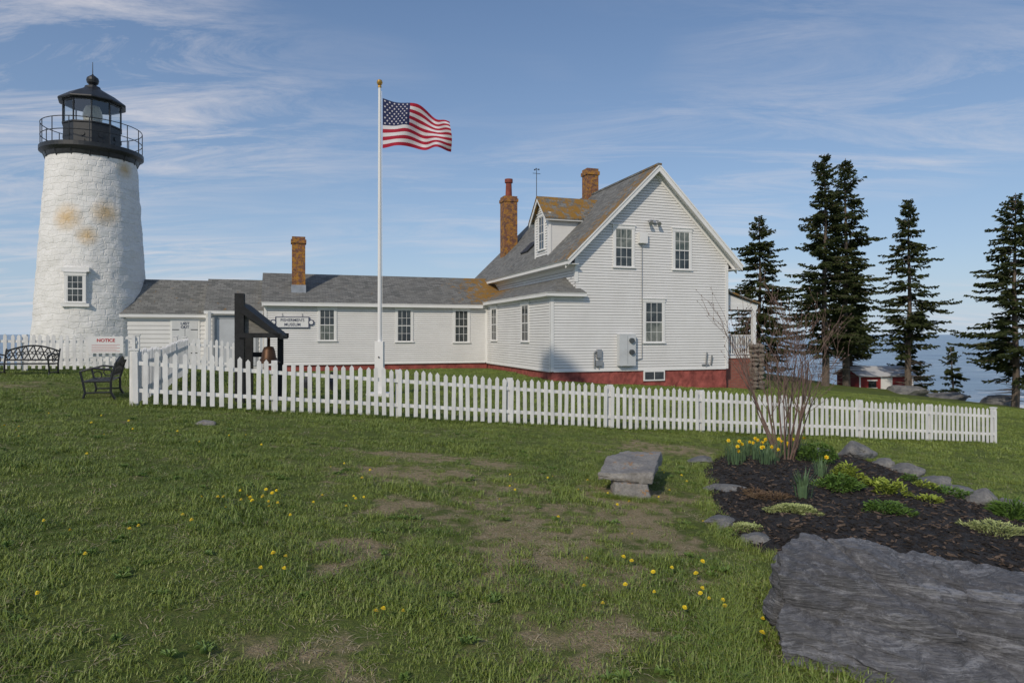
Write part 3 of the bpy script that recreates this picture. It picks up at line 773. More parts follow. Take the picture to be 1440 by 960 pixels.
# ------------------------------------------------------------------ red hut, background boulders
hx,hy=24.4,46.0
hut=empty('red_hut',(hx,hy,H(hx,hy)-.25),R(8)); hut.scale=(.8,.8,.72)
mb=MB(); mb.prism([(-2.4,-1.5,0),(-2.4,1.5,0),(-2.4,1.5,1.7),(-2.4,0,2.4),(-2.4,-1.5,1.7)],(4.8,0,0),0)
for sg in (-1,1): roofslab(mb,[(-2.6,0,2.48),(2.6,0,2.48),(2.6,sg*1.8,1.65),(-2.6,sg*1.8,1.65)],.07,1,2)
for x in (-2.42,2.3,-.5,.4): mb.box(x,x+.12,-1.54,-1.5,0,1.6,2)
mb.box(-.38,.4,-1.53,-1.5,0,1.5,2)
mb.box(-1.6,-.9,-1.53,-1.5,.6,1.2,3); mb.box(-1.7,-.8,-1.525,-1.5,.5,.6,2); mb.box(-1.7,-.8,-1.525,-1.5,1.2,1.3,2)
mb.build('walls_and_roof',[M_RED,simple('hut_roof',(.55,.56,.58),.7,.1),M_WHITE,M_GLASS],hut)
for k,(x,y,sx,sy,sz) in enumerate([(23.4,40.5,1.3,1.0,.5),(28.5,40,1.2,.8,.5),(31.5,40.5,1.5,.8,.4),(27.2,43,1.4,1,.5)]):
    mb=MB(); rockmesh(mb,(0,0,0),(sx,sy,sz),k+3,4,.3); mb.build('shore_rock',[M_STONE2],loc=(x,y,H(x,y)+sz*.2))

# ------------------------------------------------------------------ spruce trees
m,nt,b=newmat('spruce_needles'); pos=coords(nt,'Position')
c=mixc(nt,ramp(nt,noi(nt,pos,1.4,4,.7),[(.3,0),(.7,1)]),(.022,.038,.015),(.08,.098,.032))
c=mixc(nt,ramp(nt,noi(nt,pos,7,3),[(.5,0),(.8,.6)]),c,(.11,.11,.04))
nt.links.new(c,b.inputs['Base Color']); b.inputs['Roughness'].default_value=.8; b.inputs['Specular IOR Level'].default_value=.15
M_NEED=m; M_BARK=simple('spruce_bark',(.13,.105,.085),.9,.35,5,.5,20)
def spruce(name,x,y,Ht,Rr,seed,start=.14,dens=1.0,lean=0):
    rnd=random.Random(seed); mb=MB(); 
    def tp(z): f=z/Ht; return Vector((lean*math.sin(f*2.4)*Ht*.06+.06*math.sin(z*.7+seed),.05*math.cos(z*.6+seed),z))
    K=16
    for k in range(K):
        z0=Ht*k/K-.3*(k==0); z1=Ht*(k+1)/K; r=.022*Ht
        mb.cyl(tp(z0),tp(z1),r*(1-.96*k/K)*.75+.01,r*(1-.96*(k+1)/K)*.75+.008,8,1,False)
    z=Ht*.05
    while z<Ht*.985:
        f=z/Ht; nb=rnd.choice((4,5,6))
        crown=f>start
        prof=Rr*(1-f)**.75*(.70+.35*min(1,(f-start)*5) if crown else .5)
        prof*=1+.20*math.sin(z*1.9+seed)+.13*math.sin(z*4.3+seed*2)
        for bI in range(nb):
            az=rnd.uniform(0,6.283); L=prof*rnd.uniform(.5,1.22)+.14; zz=z+rnd.uniform(-.15,.15)
            if rnd.random()>dens and f<.9: continue
            dirv=Vector((math.cos(az),math.sin(az),0)); p=tp(zz); rise_=rnd.uniform(-.05,.25)+(.5 if f>.85 else 0); pts=[p]
            S=max(3,int(L/.35)); 
            for q in range(1,S+1):
                g_=q/S; pts.append(p+dirv*(L*g_)+Vector((0,0,L*(rise_*g_-.45*g_*g_+.32*g_**3))))
            for q in range(S): mb.cyl(pts[q],pts[q+1],.022*(1-q/S)+.006,.022*(1-(q+1)/S)+.005,3,1,False)
            if not crown: continue
            side=Vector((-dirv.y,dirv.x,0)); nst=max(4,int(L/.1))
            for q in range(nst):
                g_=(q+.6)/nst
                if g_<.12: continue
                ii=min(S-1,int(g_*S)); fr_=g_*S-ii; c0=pts[ii].lerp(pts[ii+1],fr_)
                tl=(.46*(1-g_)**.7+.15)*min(1,L*.6+.3)*rnd.uniform(.6,1.25)
                for sd in (-1,1,rnd.choice((-1,1))):
                    if rnd.random()<.12: continue
                    dd=(side*sd*rnd.uniform(.5,1)+dirv*rnd.uniform(.35,.9)+Vector((0,0,rnd.uniform(-.7,.2)))).normalized()
                    e_=c0+dd*tl; mid=c0.lerp(e_,.5)+Vector((0,0,rnd.uniform(-.02,.05)))
                    w=rnd.uniform(.035,.068); up=Vector((rnd.uniform(-.5,.5),rnd.uniform(-.5,.5),1)).normalized(); sv=dd.cross(up).normalized()*w
                    mb.face([c0,mid-sv,e_,mid+sv],0)
                    sv2=dd.cross(sv.normalized())*w*.9
                    mb.face([c0,mid-sv2,e_,mid+sv2],0)
        z+=rnd.uniform(.17,.34)*(1.0 if f<.7 else .75)
    return mb.build(name,[M_NEED,M_BARK],loc=(x,y,H(x,y)-.1),autouv=False)
TREES=[(19.25,42,14.3,3.0,1,.13,1,0),(21.5,44,14.8,3.1,2,.17,.95,0),(17.4,48,11.4,3.6,3,.04,1,0),(25.0,43,12.3,2.9,4,.2,.9,0),(27.2,47,7.6,2.2,5,.12,.9,0),(29.2,46,9.3,2.4,6,.3,.65,1),(28.0,38,12.0,3.3,7,.12,.95,0),(33.6,42,11.5,3.0,8,.15,.9,0),(23.6,47.5,8.6,2.5,9,.26,.9,0)]
for t in TREES: spruce('spruce_tree',*t)

# ------------------------------------------------------------------ garden bed
m,nt,b=newmat('bark_mulch'); pos=coords(nt,'Position')
vo=nt.nodes.new('ShaderNodeTexVoronoi'); vo.inputs['Scale'].default_value=38; nt.links.new(coords(nt,'Position',(1,.5,1)),vo.inputs['Vector'])
c=mixc(nt,ramp(nt,vo.outputs['Color'],[(.2,0),(.9,1)]),(.008,.007,.006),(.045,.034,.026))
nt.links.new(c,b.inputs['Base Color']); b.inputs['Roughness'].default_value=.85
bump(nt,b,math_(nt,'ADD',vo.outputs['Distance'],noi(nt,pos,60,4)),.9,.03); M_MULCH=m
def bedz(x,y):
    d_=edist(x,y,BED) if inpoly(x,y,BED) else 0
    return H(x,y)+.02+.14*sst(0,.9,d_)+(.02*noise.noise(Vector((x*9,y*9,1)))+.012*noise.noise(Vector((x*24,y*24,1))) if d_>0 else 0)
st=.055; idx={}; mb=MB()
X=arange(1.9,7.4,st); Y=arange(4.6,14.5,st)
for j,y in enumerate(Y):
    for i,x in enumerate(X):
        ins=inpoly(x,y,BED); 
        if ins or edist(x,y,BED)<.09:
            idx[(i,j)]=len(mb.v); mb.v.append((x,y,bedz(x,y) if ins else H(x,y)-.03))
for (i,j),k in idx.items():
    if (i+1,j) in idx and (i,j+1) in idx and (i+1,j+1) in idx:
        mb.f.append((k,idx[(i+1,j)],idx[(i+1,j+1)],idx[(i,j+1)])); mb.m.append(0)
mb.build('garden_bed',[M_MULCH],smooth=True,autouv=False)
mb=MB()
for _ in range(10000):
    y=4.7+(14.3-4.7)*random.random()**1.5; x=random.uniform(2,7.2)
    if not inpoly(x,y,BED): continue
    z=bedz(x,y)+.008; a=random.uniform(0,6.28); l=random.uniform(.012,.038); w=random.uniform(.004,.012)
    d1=Vector((math.cos(a),math.sin(a),random.uniform(-.4,.4))); d2=Vector((-math.sin(a),math.cos(a),random.uniform(-.4,.4))); c0=Vector((x,y,z))
    mb.prism([c0-d1*l-d2*w,c0+d1*l-d2*w,c0+d1*l+d2*w,c0-d1*l+d2*w],(0,0,.006),random.choice((0,0,0,1)))
mb.build('mulch_chips',[simple('mulch_chip_dark',(.025,.02,.016),.8,.5,30,0),simple('mulch_chip_brown',(.12,.085,.06),.8,.4,30,0)],autouv=False)
k=10
EDGE=[(7.0,13.9,.42,.3,.22),(6.9,12.7,.3,.22,.12),(6.95,12.0,.35,.3,.12),(6.9,11.2,.33,.25,.1),(6.75,10.4,.33,.24,.1),(6.65,9.7,.34,.22,.13),(6.6,9.05,.26,.26,.13),(6.5,8.5,.3,.26,.14),
      (2.85,9.0,.32,.22,.06),(2.2,7.2,.17,.13,.05),(2.3,6.45,.2,.14,.06),(2.15,6.9,.1,.1,.05),(2.35,5.85,.16,.1,.05),(2.55,5.5,.18,.12,.06),(6.2,13.7,.3,.2,.1),(6.5,8.0,.2,.2,.08),(3.2,11.6,.3,.2,.05)]
for x,y,a_,b_,c_ in EDGE:
    k+=1; mb=MB(); rockmesh(mb,(0,0,0),(a_,b_,c_*1.2),k,4,.3,0,random.uniform(-.5,.5)); mb.build('garden_stone',[M_STONE2],loc=(x,y,H(x,y)+c_*.45),smooth=False)
mb=MB(); rockmesh(mb,(0,0,0),(.22,.2,.06),40,4,.2); mb.build('flat_stone',[M_STONE],loc=(-4.9,10.9,H(-4.9,10.9)))

def hexrock(name,C,seed,amp,mat,res=44,rnd_=.22,parent=None,fine=.012,strat=0):
    C=[Vector(c) for c in C]; bm=bmesh.new(); bmesh.ops.create_cube(bm,size=2); bmesh.ops.subdivide_edges(bm,edges=bm.edges,cuts=res,use_grid_fill=True)
    for v in bm.verts:
        p=v.co; s_=p.normalized()*1.12; q=p.lerp(s_,rnd_); u,w,h=[(t+1)/2 for t in q]
        bot=(C[0]*(1-u)+C[1]*u)*(1-w)+(C[3]*(1-u)+C[2]*u)*w; top=(C[4]*(1-u)+C[5]*u)*(1-w)+(C[7]*(1-u)+C[6]*u)*w
        P=bot*(1-h)+top*h; nd=p.normalized(); o=Vector((seed,seed*2,0))
        dsp=amp*noise.noise(P*1.6+o)+amp*.5*noise.noise(P*4+o)+fine*noise.noise(P*14+o)+fine*.6*noise.noise(P*30+o)
        if strat:
            q_=P.x*.2+P.z+P.y*.12+.03*noise.noise(P*2.5); lay=noise.noise(Vector((q_*8,P.x*.5,seed))); dsp+=strat*(round(lay*5)/5)+strat*.45*noise.noise(Vector((q_*34,P.x*1.2,P.y)))
            cr=noise.noise(P*1.1+Vector((9,1,4))); dsp-=.06*max(0,1-abs(cr)*12)
            cr=noise.noise(P*2.6+Vector((2,7,4))); dsp-=.03*max(0,1-abs(cr)*10)
            dsp+=.05*abs(noise.noise(P*3.1+Vector((5,5,5))))-.01
        v.co=P+nd*dsp
    me=bpy.data.meshes.new(name); bm.to_mesh(me); bm.free(); me.materials.append(mat); me.polygons.foreach_set('use_smooth',[not strat]*len(me.polygons))
    return link(bpy.data.objects.new(name,me),parent)
sb=empty('stone_bench'); g0=H(1.5,8.6)
zt=-1.63
hexrock('slab',[(1.0,8.2,zt-.14),(1.66,8.12,zt-.14),(2.08,9.5,zt-.14),(1.5,9.6,zt-.14),(1.02,8.2,zt-.02),(1.68,8.12,zt-.03),(2.08,9.5,zt),(1.5,9.6,zt)],3,.07,M_BENCHS,44,.08,sb,.016)
hexrock('support',[(1.2,8.08,g0-.1),(1.66,8.08,g0-.1),(1.7,8.6,g0-.1),(1.25,8.6,g0-.1),(1.22,8.12,zt-.15),(1.62,8.12,zt-.15),(1.7,8.6,zt-.12),(1.25,8.6,zt-.12)],5,.05,M_BENCHS,20,.15,sb)
hexrock('rear_support',[(1.55,9.0,g0-.15),(1.85,9.0,g0-.15),(1.9,9.3,g0-.15),(1.6,9.3,g0-.15),(1.55,9.0,zt-.12),(1.85,9.0,zt-.12),(1.9,9.3,zt-.11),(1.6,9.3,zt-.11)],6,.03,M_BENCHS,16,.15,sb)
hexrock('boulder',[(1.27,3.40,-2.25),(4.0,2.9,-2.3),(4.4,5.0,-2.4),(1.8,4.9,-2.3),(1.62,4.22,-1.44),(3.3,4.0,-1.54),(4.3,4.75,-1.80),(1.95,4.6,-1.33)],11,.12,M_BOULD,130,.15,None,.016,.05)

# ------------------------------------------------------------------ plants
def leafmat(name,c1,c2,tr=.0):
    m,nt,b=newmat(name); pos=coords(nt,'Position')
    c=mixc(nt,ramp(nt,noi(nt,pos,9,4,.7),[(.3,0),(.7,1)]),c1,c2); nt.links.new(c,b.inputs['Base Color']); b.inputs['Roughness'].default_value=.55
    b.inputs['Specular IOR Level'].default_value=.25
    return m
M_LG=leafmat('leaf_green',(.06,.13,.025),(.14,.23,.045)); M_LY=leafmat('leaf_yellow_green',(.17,.24,.035),(.36,.42,.07)); M_LB=leafmat('leaf_blue_green',(.06,.11,.06),(.12,.19,.09)); M_LP=leafmat('sedum_pale',(.22,.28,.09),(.46,.49,.22)); M_LR=leafmat('heather_brown',(.1,.06,.04),(.2,.14,.08))
M_PET=leafmat('daffodil_yellow',(.75,.55,.02),(.85,.68,.04)); M_ORG=leafmat('daffodil_trumpet',(.8,.42,.01),(.85,.5,.02))
def clump(name,x,y,r,h,n,lw,ll,mat,flat=.2,seed=0,stem=True):
    rnd=random.Random(seed); mb=MB(); z0=bedz(x,y)
    for _ in range(n):
        a=rnd.uniform(0,6.283); q=math.sqrt(rnd.random())*r*(1+.3*math.sin(a*3+seed)); top=h*(1-min(1,(q/r)**2)*.7)*rnd.uniform(.25,1.05)
        c0=Vector((q*math.cos(a),q*math.sin(a)*.85,top)); out=Vector((math.cos(a+rnd.uniform(-1,1)),math.sin(a+rnd.uniform(-1,1)),rnd.uniform(flat-.5,flat+.7))).normalized()
        L=ll*rnd.uniform(.6,1.3); w=lw*rnd.uniform(.6,1.2); sv=out.cross(Vector((rnd.uniform(-.4,.4),rnd.uniform(-.4,.4),1))).normalized()*w
        e_=c0+out*L; md=c0+out*L*.5+Vector((0,0,L*.12))
        mb.face([c0,md-sv,e_],0); mb.face([c0,e_,md+sv],0)
        if stem and rnd.random()<.15: mb.cyl((c0.x*.4,c0.y*.4,-.02),c0,.003,.002,4,0,False)
    return mb.build(name,[mat],loc=(x,y,z0-.01),autouv=False)
def px(x,y):  # survey: bearing and depression sighted onto the sloping garden plane
    r=(x-720)/960; Y_=1574/((y-470)-19.2-84.5*r); return r*Y_,Y_
for i,(a,b_,r,h,n,lw,ll,mt) in enumerate([
    (1148,662,.34,.34,900,.016,.07,M_LG),(1180,705,.27,.2,900,.013,.06,M_LG),(1190,690,.2,.22,500,.014,.07,M_LY),(1245,738,.26,.13,900,.010,.045,M_LG),(1252,712,.18,.2,260,.018,.08,M_LY),
    (1232,700,.16,.12,200,.02,.08,M_LY),(1308,722,.14,.06,180,.015,.06,M_LY),(1330,705,.3,.1,400,.015,.06,M_LG),(1400,768,.3,.1,700,.009,.05,M_LP),(1425,738,.24,.22,500,.009,.14,M_LG),(1300,700,.15,.1,160,.015,.06,M_LY),
    (1118,738,.26,.06,2200,.008,.028,M_LP),(1050,749,.2,.05,1500,.008,.028,M_LP),(1085,716,.22,.06,500,.006,.05,M_LR),(1062,706,.16,.06,300,.006,.05,M_LR),(1280,690,.12,.1,150,.012,.06,M_LG)]):
    x_,y_=px(a,b_); clump('garden_plant',x_,y_,r,h,n,lw,ll,mt,.3,i)
def blades(mb,x,y,z,n,r,h,w,mat,rnd):
    for _ in range(n):
        a=rnd.uniform(0,6.283); q=r*rnd.random(); b0=Vector((x+q*math.cos(a),y+q*math.sin(a),z)); o=Vector((math.cos(a),math.sin(a),0)); hh=h*rnd.uniform(.6,1.15); ln=rnd.uniform(.05,.45)*hh
        s=Vector((-o.y,o.x,0))*w; m1=b0+o*ln*.3+Vector((0,0,hh*.6)); e=b0+o*ln+Vector((0,0,hh))
        mb.face([b0-s,b0+s,m1+s*.9,m1-s*.9],mat); mb.face([m1-s*.9,m1+s*.9,e],mat)
rnd=random.Random(5); mb=MB()
def flower(mb,p,rnd,s=.033):
    f=Vector((rnd.uniform(-.9,.9),-1,rnd.uniform(-.3,.4))).normalized(); a=f.orthogonal().normalized(); c=f.cross(a)
    for k in range(6):
        t=k*math.pi/3; d_=a*math.cos(t)+c*math.sin(t); sd=f.cross(d_)*s*.42
        mb.face([p,p+d_*s*.55-sd+f*.004,p+d_*s*1.1,p+d_*s*.55+sd+f*.004],1)
    mb.cyl(p,p+f*s*.8,s*.28,s*.42,8,2,False)
for (a,b_) in [(1030,645),(1042,650),(1052,640),(1062,652),(1075,648),(1085,655),(1065,640),(1095,648),(1112,650),(1126,645),(1155,680),(1035,655),(1078,660)]:
    x_,y_=px(a,b_+6); z=bedz(x_,y_); blades(mb,x_,y_,z,34,.15,.30,.008,0,rnd)
    for _ in range(2 if a<1130 else 1):
        fx_,fy_=x_+rnd.uniform(-.16,.16),y_+rnd.uniform(-.15,.05); hz=rnd.uniform(.2,.36); mb.cyl((fx_,fy_,z),(fx_,fy_,z+hz),.004,.004,4,0,False); flower(mb,Vector((fx_,fy_-.02,z+hz)),rnd)
mb.build('daffodils',[M_LB,M_PET,M_ORG],autouv=False)
mb=MB(); x_,y_=px(1130,718); blades(mb,x_,y_,bedz(x_,y_),50,.1,.34,.012,0,rnd); mb.build('iris_leaves',[M_LB],autouv=False)
M_TWIG=simple('shrub_twig',(.17,.115,.095),.8,.35,6,.2,40)
mb=MB(); rnd=random.Random(12); sx_,sy_=px(1105,657); sz=bedz(sx_,sy_)
def grow(p,d,L,r,lev):
    seg=4; q=p
    for k in range(seg):
        d=(d+Vector((rnd.uniform(-.13,.13),rnd.uniform(-.13,.13),.05))).normalized(); q2=q+d*(L/seg); r2=r*(1-.16)
        mb.cyl(q,q2,r,r2,5 if lev<2 else 3,0,False); q=q2; r=r2
        if lev<3 and (k>0 or lev>0) and rnd.random()<(.95 if lev<1 else .72):
            a=rnd.uniform(0,6.283); nd=(d+Vector((math.cos(a),math.sin(a),rnd.uniform(0,.5)))*.6).normalized()
            grow(q,nd,L*rnd.uniform(.42,.66),max(.0035,r*.62),lev+1)
    if lev>=2: mb.cyl(q,q+d*.03,.008,.004,4,0,False)
for i in range(18):
    a=i*2.4; sp_=rnd.uniform(.05,.42); grow(Vector((sx_+.14*math.cos(a),sy_+.14*math.sin(a),sz-.03)),Vector((math.cos(a)*sp_,math.sin(a)*sp_,1)).normalized(),rnd.uniform(1.2,1.85),rnd.uniform(.012,.022),0)
mb.build('bare_shrub',[M_TWIG],autouv=False)

# ------------------------------------------------------------------ grass
def grassmat(name,c1,c2,c3,c4):
    m,nt,b=newmat(name); pos=coords(nt,'Position'); oi=nt.nodes.new('ShaderNodeObjectInfo')
    c=mixc(nt,ramp(nt,noi(nt,pos,1.0,5,.7),[(.36,0),(.62,1)]),c1,c2)
    c=mixc(nt,ramp(nt,oi.outputs['Random'],[(.0,0),(1,.6)]),c,c3)
    c=mixc(nt,ramp(nt,noi(nt,pos,60,1),[(.58,0),(.70,.6)]),c,c4)
    nt.links.new(c,b.inputs['Base Color']); b.inputs['Roughness'].default_value=.45; b.inputs['Specular IOR Level'].default_value=.35
    return m
M_GRASS=grassmat('grass_blades',(.085,.15,.02),(.20,.26,.045),(.23,.29,.065),(.40,.36,.17))
M_WEED=grassmat('lawn_weed_leaves',(.10,.18,.035),(.16,.24,.06),(.14,.22,.06),(.22,.28,.1))
M_STRAW=grassmat('dry_straw',(.38,.30,.17),(.52,.43,.26),(.3,.26,.12),(.56,.48,.33))
gcol=bpy.data.collections.new('grass_tufts')
def tuft(i,n,r,h,w,mat,flatr=(.15,1.0),zr=(.75,1)):
    rnd=random.Random(100+i); mb=MB()
    for _ in range(n):
        a=rnd.uniform(0,6.283); q=r*math.sqrt(rnd.random()); b0=Vector((q*math.cos(a),q*math.sin(a),-.01)); a2=rnd.uniform(0,6.283); o=Vector((math.cos(a2),math.sin(a2),0)); hh=h*rnd.uniform(.3,1.25); ln=rnd.uniform(*flatr)*hh
        s=Vector((-o.y,o.x,0))*w*rnd.uniform(.6,1.4); m1=b0+o*ln*.35+Vector((0,0,hh*.6*zr[1])); e=b0+o*ln+Vector((0,0,hh*rnd.uniform(*zr)))
        mb.face([b0-s,b0+s,m1+s*.8,m1-s*.8]); mb.face([m1-s*.8,m1+s*.8,e])
    o=mb.build('grass_tuft_%02d'%i,[mat],autouv=False,do_link=False); gcol.objects.link(o)
for i in range(6): tuft(i,58,.12,.05 if i<4 else .085,.0026,M_GRASS,(.3,1.3))
for i in range(6,9): tuft(i,60,.24,.065,.006,M_GRASS)
for i in range(9,11): tuft(i,44,.14,.05,.0022,M_STRAW,(1.0,2.2),(.1,.35))
for i in range(11,13):
    rnd=random.Random(i); mb=MB()
    for ro in range(2):
        cx_,cy_=rnd.uniform(-.08,.08),rnd.uniform(-.08,.08)
        for k in range(10):
            a=k*.63+rnd.uniform(-.2,.2); L=rnd.uniform(.03,.065); o=Vector((math.cos(a),math.sin(a),0)); s=Vector((-o.y,o.x,0))*rnd.uniform(.005,.009); b0=Vector((cx_,cy_,.008)); m1=b0+o*L*.6+Vector((0,0,rnd.uniform(.015,.04))); e=b0+o*L+Vector((0,0,rnd.uniform(.0,.035)))
            mb.face([b0,m1-s,e]); mb.face([b0,e,m1+s])
    o=mb.build('grass_tuft_%02d'%i,[M_WEED],autouv=False,do_link=False); gcol.objects.link(o)
tuft(13,16,.13,.04,.0026,M_GRASS,(.4,1.5))   # sparse worn tuft
def scatter(name,pts,vid,rz_,sc,coll):
    me=bpy.data.meshes.new(name); me.from_pydata(pts,[],[])
    for nm,ty,dat in (('vid','INT',vid),('rz','FLOAT',rz_),('sc','FLOAT',sc)):
        a=me.attributes.new(nm,ty,'POINT'); a.data.foreach_set('value',dat)
    o=link(bpy.data.objects.new(name,me)); md=o.modifiers.new('scatter','NODES'); ng=bpy.data.node_groups.new(name,'GeometryNodeTree'); md.node_group=ng
    ng.interface.new_socket('Geometry',in_out='INPUT',socket_type='NodeSocketGeometry'); ng.interface.new_socket('Geometry',in_out='OUTPUT',socket_type='NodeSocketGeometry')
    gi=ng.nodes.new('NodeGroupInput'); go=ng.nodes.new('NodeGroupOutput'); ip=ng.nodes.new('GeometryNodeInstanceOnPoints'); ci=ng.nodes.new('GeometryNodeCollectionInfo')
    ci.inputs['Collection'].default_value=coll; ci.inputs['Separate Children'].default_value=True; ci.inputs['Reset Children'].default_value=True
    def attr(nm,ty):
        n=ng.nodes.new('GeometryNodeInputNamedAttribute'); n.data_type=ty; n.inputs['Name'].default_value=nm; return n.outputs['Attribute']
    L=ng.links.new; L(gi.outputs[0],ip.inputs['Points']); L(ci.outputs[0],ip.inputs['Instance']); ip.inputs['Pick Instance'].default_value=True
    L(attr('vid','INT'),ip.inputs['Instance Index']); cx=ng.nodes.new('ShaderNodeCombineXYZ'); L(attr('rz','FLOAT'),cx.inputs[2]); L(cx.outputs[0],ip.inputs['Rotation']); L(attr('sc','FLOAT'),ip.inputs['Scale']); L(ip.outputs[0],go.inputs[0])
    return o
pts=[];vid=[];rzs=[];scs=[]
rnd=random.Random(99)
BANDS=[(2.2,6,185,0),(6,10,110,0),(10,16,60,0),(16,34,16,1)]
for y0,y1,den,kind in BANDS:
    wmax=.86*y1+1; n=int(2*wmax*(y1-y0)*den)
    for _ in range(n):
        y=rnd.uniform(y0,y1); x=rnd.uniform(-wmax,wmax)
        if abs(x)>.84*y+.8: continue
        if inpoly(x,y,BED): continue
        s,t=(Vector((x-OX,y-OY,0)).dot(U),Vector((x-OX,y-OY,0)).dot(W))
        if t>0 and s>-.1 and s<10.2: continue
        if t>8.8 and -18<s<1: continue
        dv=dry(x,y); d_=dv+.3*noise.noise(Vector((x*8,y*8,2)))
        lush=noise.noise(Vector((x*.7,y*.7,50)))+.5*noise.noise(Vector((x*2.6,y*2.6,9)))
        sc=(.76+.55*lush+rnd.uniform(-.25,.4))*(1-.5*min(1,dv*1.5))
        v=rnd.randrange(6,9) if kind else (rnd.randrange(0,4) if rnd.random()<.85 or lush<0 else rnd.randrange(4,6))
        if not kind:
            if rnd.random()<(d_-.1)*2.2:
                q=rnd.random()
                if q<.34: v=rnd.randrange(9,11); sc=rnd.uniform(.6,1.1)
                elif q<.60: v=13; sc=rnd.uniform(.6,1.2)
                else: continue
            elif rnd.random()<.09: v=rnd.randrange(9,11); sc=rnd.uniform(.8,1.3)
            elif rnd.random()<.015+.07*max(0,noise.noise(Vector((x*1.3,y*1.3,70)))-.1): v=rnd.randrange(11,13); sc=rnd.uniform(.7,1.1)
        pts.append((x,y,H(x,y))); rzs.append(rnd.uniform(0,6.28)); scs.append(max(.35,sc)); vid.append(v)
def extra(x,y,sc):
    pts.append((x,y,H(x,y))); rzs.append(rnd.uniform(0,6.28)); scs.append(sc); vid.append(rnd.randrange(4,6))
for i in range(650):
    f=rnd.random(); extra(A[0]+(B[0]-A[0])*f+rnd.gauss(0,.08),A[1]+(B[1]-A[1])*f+rnd.gauss(0,.08),rnd.uniform(.7,1.4))
for i in range(len(BED)):
    a_=BED[i]; b_=BED[(i+1)%len(BED)]
    for k in range(45):
        f=rnd.random(); x=a_[0]+(b_[0]-a_[0])*f+rnd.gauss(0,.05); y=a_[1]+(b_[1]-a_[1])*f+rnd.gauss(0,.05)
        if not inpoly(x,y,BED): extra(x,y,rnd.uniform(.5,1.1))
for i in range(90): f=rnd.random(); extra(1.2+.4*f+rnd.gauss(0,.06)-.1,3.3+1.5*f,rnd.uniform(.7,1.2))
for i in range(50): extra(1.0+.7*rnd.random(),8.05+rnd.gauss(0,.04),rnd.uniform(.4,.8))
scatter('grass',pts,vid,rzs,scs,gcol)
mb=MB(); rnd=random.Random(3)
def dand(x,y,s=.017):
    z=H(x,y); h=rnd.uniform(.04,.085); mb.cyl((x,y,z),(x,y,z+h),.002,.002,4,0,False); p=Vector((x,y,z+h)); up=Vector((rnd.uniform(-.4,.4),rnd.uniform(-.6,.3),1)).normalized(); a=up.orthogonal().normalized(); c=up.cross(a)
    for ring,(rr,hz) in enumerate(((1,.0),(.75,.006),(.45,.011))):
        for k in range(12):
            t=k*math.pi/6+ring*.2; dd=(a*math.cos(t)+c*math.sin(t)); sd=up.cross(dd)*s*.22
            mb.face([p+up*hz*.5,p+dd*s*rr-sd+up*hz,p+dd*s*rr+sd+up*hz],1)
for cx_,cy_,n,r in ((-2.3,6.3,20,.4),(-2.6,5.3,4,.5),(-1.6,4.6,4,.5),(.8,5.2,5,.4),(1.1,4.3,5,.5),(1.3,5.0,5,.4),(-1.6,6.5,5,.3),(1.1,7.6,8,1.0),(0.3,8.2,8,.8),(-.5,3.9,3,.3),(-3.4,5.2,4,.8),(-6,9,12,1.5),(-2.5,10,10,2),(2.1,9.8,5,.5),(1.4,4.6,4,.2),(-2.4,3.6,1,.4)):
    for _ in range(n): dand(cx_+rnd.gauss(0,r*.6),cy_+rnd.gauss(0,r*.6),rnd.uniform(.012,.019))
mb.build('dandelions',[M_LG,M_PET],autouv=False)

# ------------------------------------------------------------------ light, sky, camera
SAZ=math.atan2(-.42,-.90); SEL=R(33)
sdir=Vector((math.sin(SAZ)*math.cos(SEL),math.cos(SAZ)*math.cos(SEL),math.sin(SEL)))
sl=bpy.data.lights.new('sun','SUN'); sl.energy=2.35; sl.angle=R(2.5); sl.color=(1,.89,.74)
so=link(bpy.data.objects.new('sun',sl)); so.rotation_euler=sdir.to_track_quat('Z','Y').to_euler(); so.location=(-10,-20,20)
w=bpy.data.worlds.new('World'); scene.world=w; w.use_nodes=True; nt=w.node_tree; bg=nt.nodes['Background']
sky=nt.nodes.new('ShaderNodeTexSky'); sky.sky_type='NISHITA'; sky.sun_disc=False; sky.sun_elevation=SEL; sky.sun_rotation=SAZ%(2*math.pi); sky.altitude=10; sky.air_density=1.0; sky.dust_density=.4; sky.ozone_density=2.5
tc=nt.nodes.new('ShaderNodeTexCoord'); sp=nt.nodes.new('ShaderNodeSeparateXYZ'); nt.links.new(tc.outputs['Generated'],sp.inputs[0])
el=math_(nt,'MAXIMUM',sp.outputs[2],0)
zz=math_(nt,'ADD',el,.12); cx=nt.nodes.new('ShaderNodeCombineXYZ')
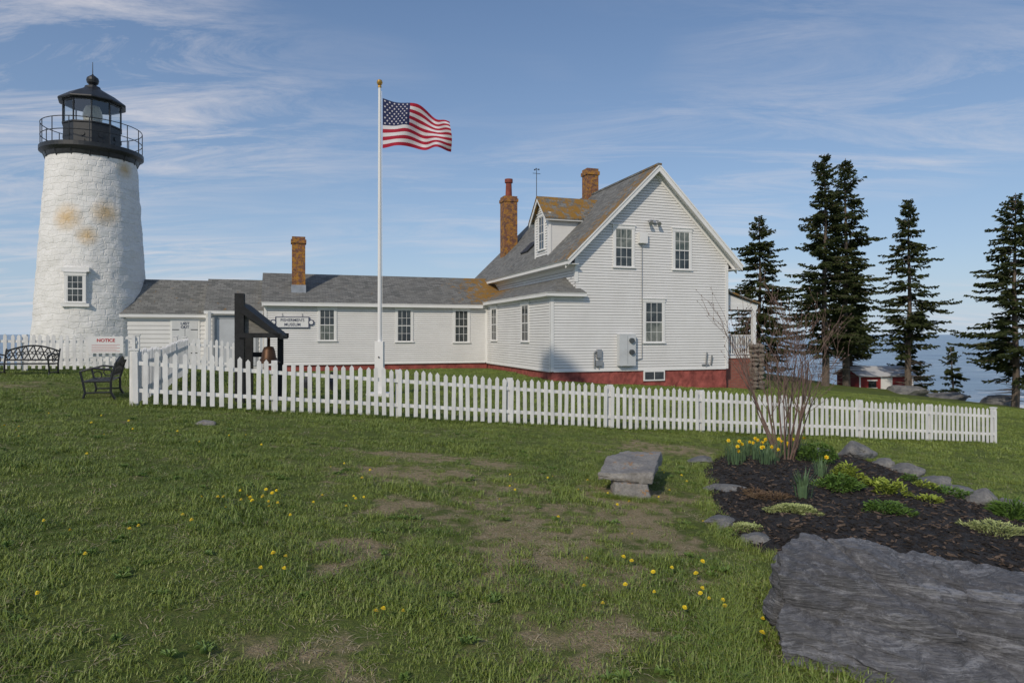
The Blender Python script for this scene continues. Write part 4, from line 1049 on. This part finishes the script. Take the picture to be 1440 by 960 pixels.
nt.links.new(math_(nt,'DIVIDE',sp.outputs[0],zz),cx.inputs[0]); nt.links.new(math_(nt,'DIVIDE',sp.outputs[1],zz),cx.inputs[1])
# marine haze layer near the horizon
hz=ramp(nt,el,[(0,.88),(.08,.66),(.22,.42),(.6,.25)])
hcol=ramp(nt,el,[(0,(.47,.60,.76)),(.12,(.36,.50,.73)),(.45,(.18,.30,.56))])
hs=nt.nodes.new('ShaderNodeVectorMath'); hs.operation='SCALE'; hs.inputs['Scale'].default_value=9.4; nt.links.new(hcol,hs.inputs[0])
base=mixc(nt,hz,sky.outputs[0],hs.outputs[0])
mp=nt.nodes.new('ShaderNodeMapping'); mp.inputs['Rotation'].default_value=(0,0,R(24)); mp.inputs['Scale'].default_value=(.6,2.1,1); nt.links.new(cx.outputs[0],mp.inputs[0])
n1=noi(nt,mp.outputs[0],1.7,11,.70,.8); 
mp2=nt.nodes.new('ShaderNodeMapping'); mp2.inputs['Scale'].default_value=(.5,.5,1); mp2.inputs['Location'].default_value=(3.2,1.1,0); nt.links.new(cx.outputs[0],mp2.inputs[0])
lw=nt.nodes.new('ShaderNodeMapRange'); lw.inputs[1].default_value=.1; lw.inputs[2].default_value=-.6; lw.inputs[4].default_value=.16; nt.links.new(sp.outputs[0],lw.inputs[0])
n2=ramp(nt,math_(nt,'ADD',noi(nt,mp2.outputs[0],.9,3,.5),lw.outputs[0]),[(.44,0),(.68,1)])
cl=math_(nt,'MULTIPLY',ramp(nt,n1,[(.43,0),(.67,1)]),n2)
cl=math_(nt,'MULTIPLY',cl,.76)
cc=mixc(nt,cl,base,(7.3,7.0,7.2))
nt.links.new(cc,bg.inputs[0]); bg.inputs[1].default_value=.10
cd=bpy.data.cameras.new('camera'); cd.lens=24; cd.sensor_width=36; cd.clip_end=60000; cd.clip_start=.05; cd.shift_y=-10/1440
co=link(bpy.data.objects.new('camera',cd)); co.location=(0,0,0); co.rotation_euler=(R(90),0,0); scene.camera=co
scene.view_settings.view_transform='Standard'; scene.view_settings.look='None'; scene.view_settings.exposure=0
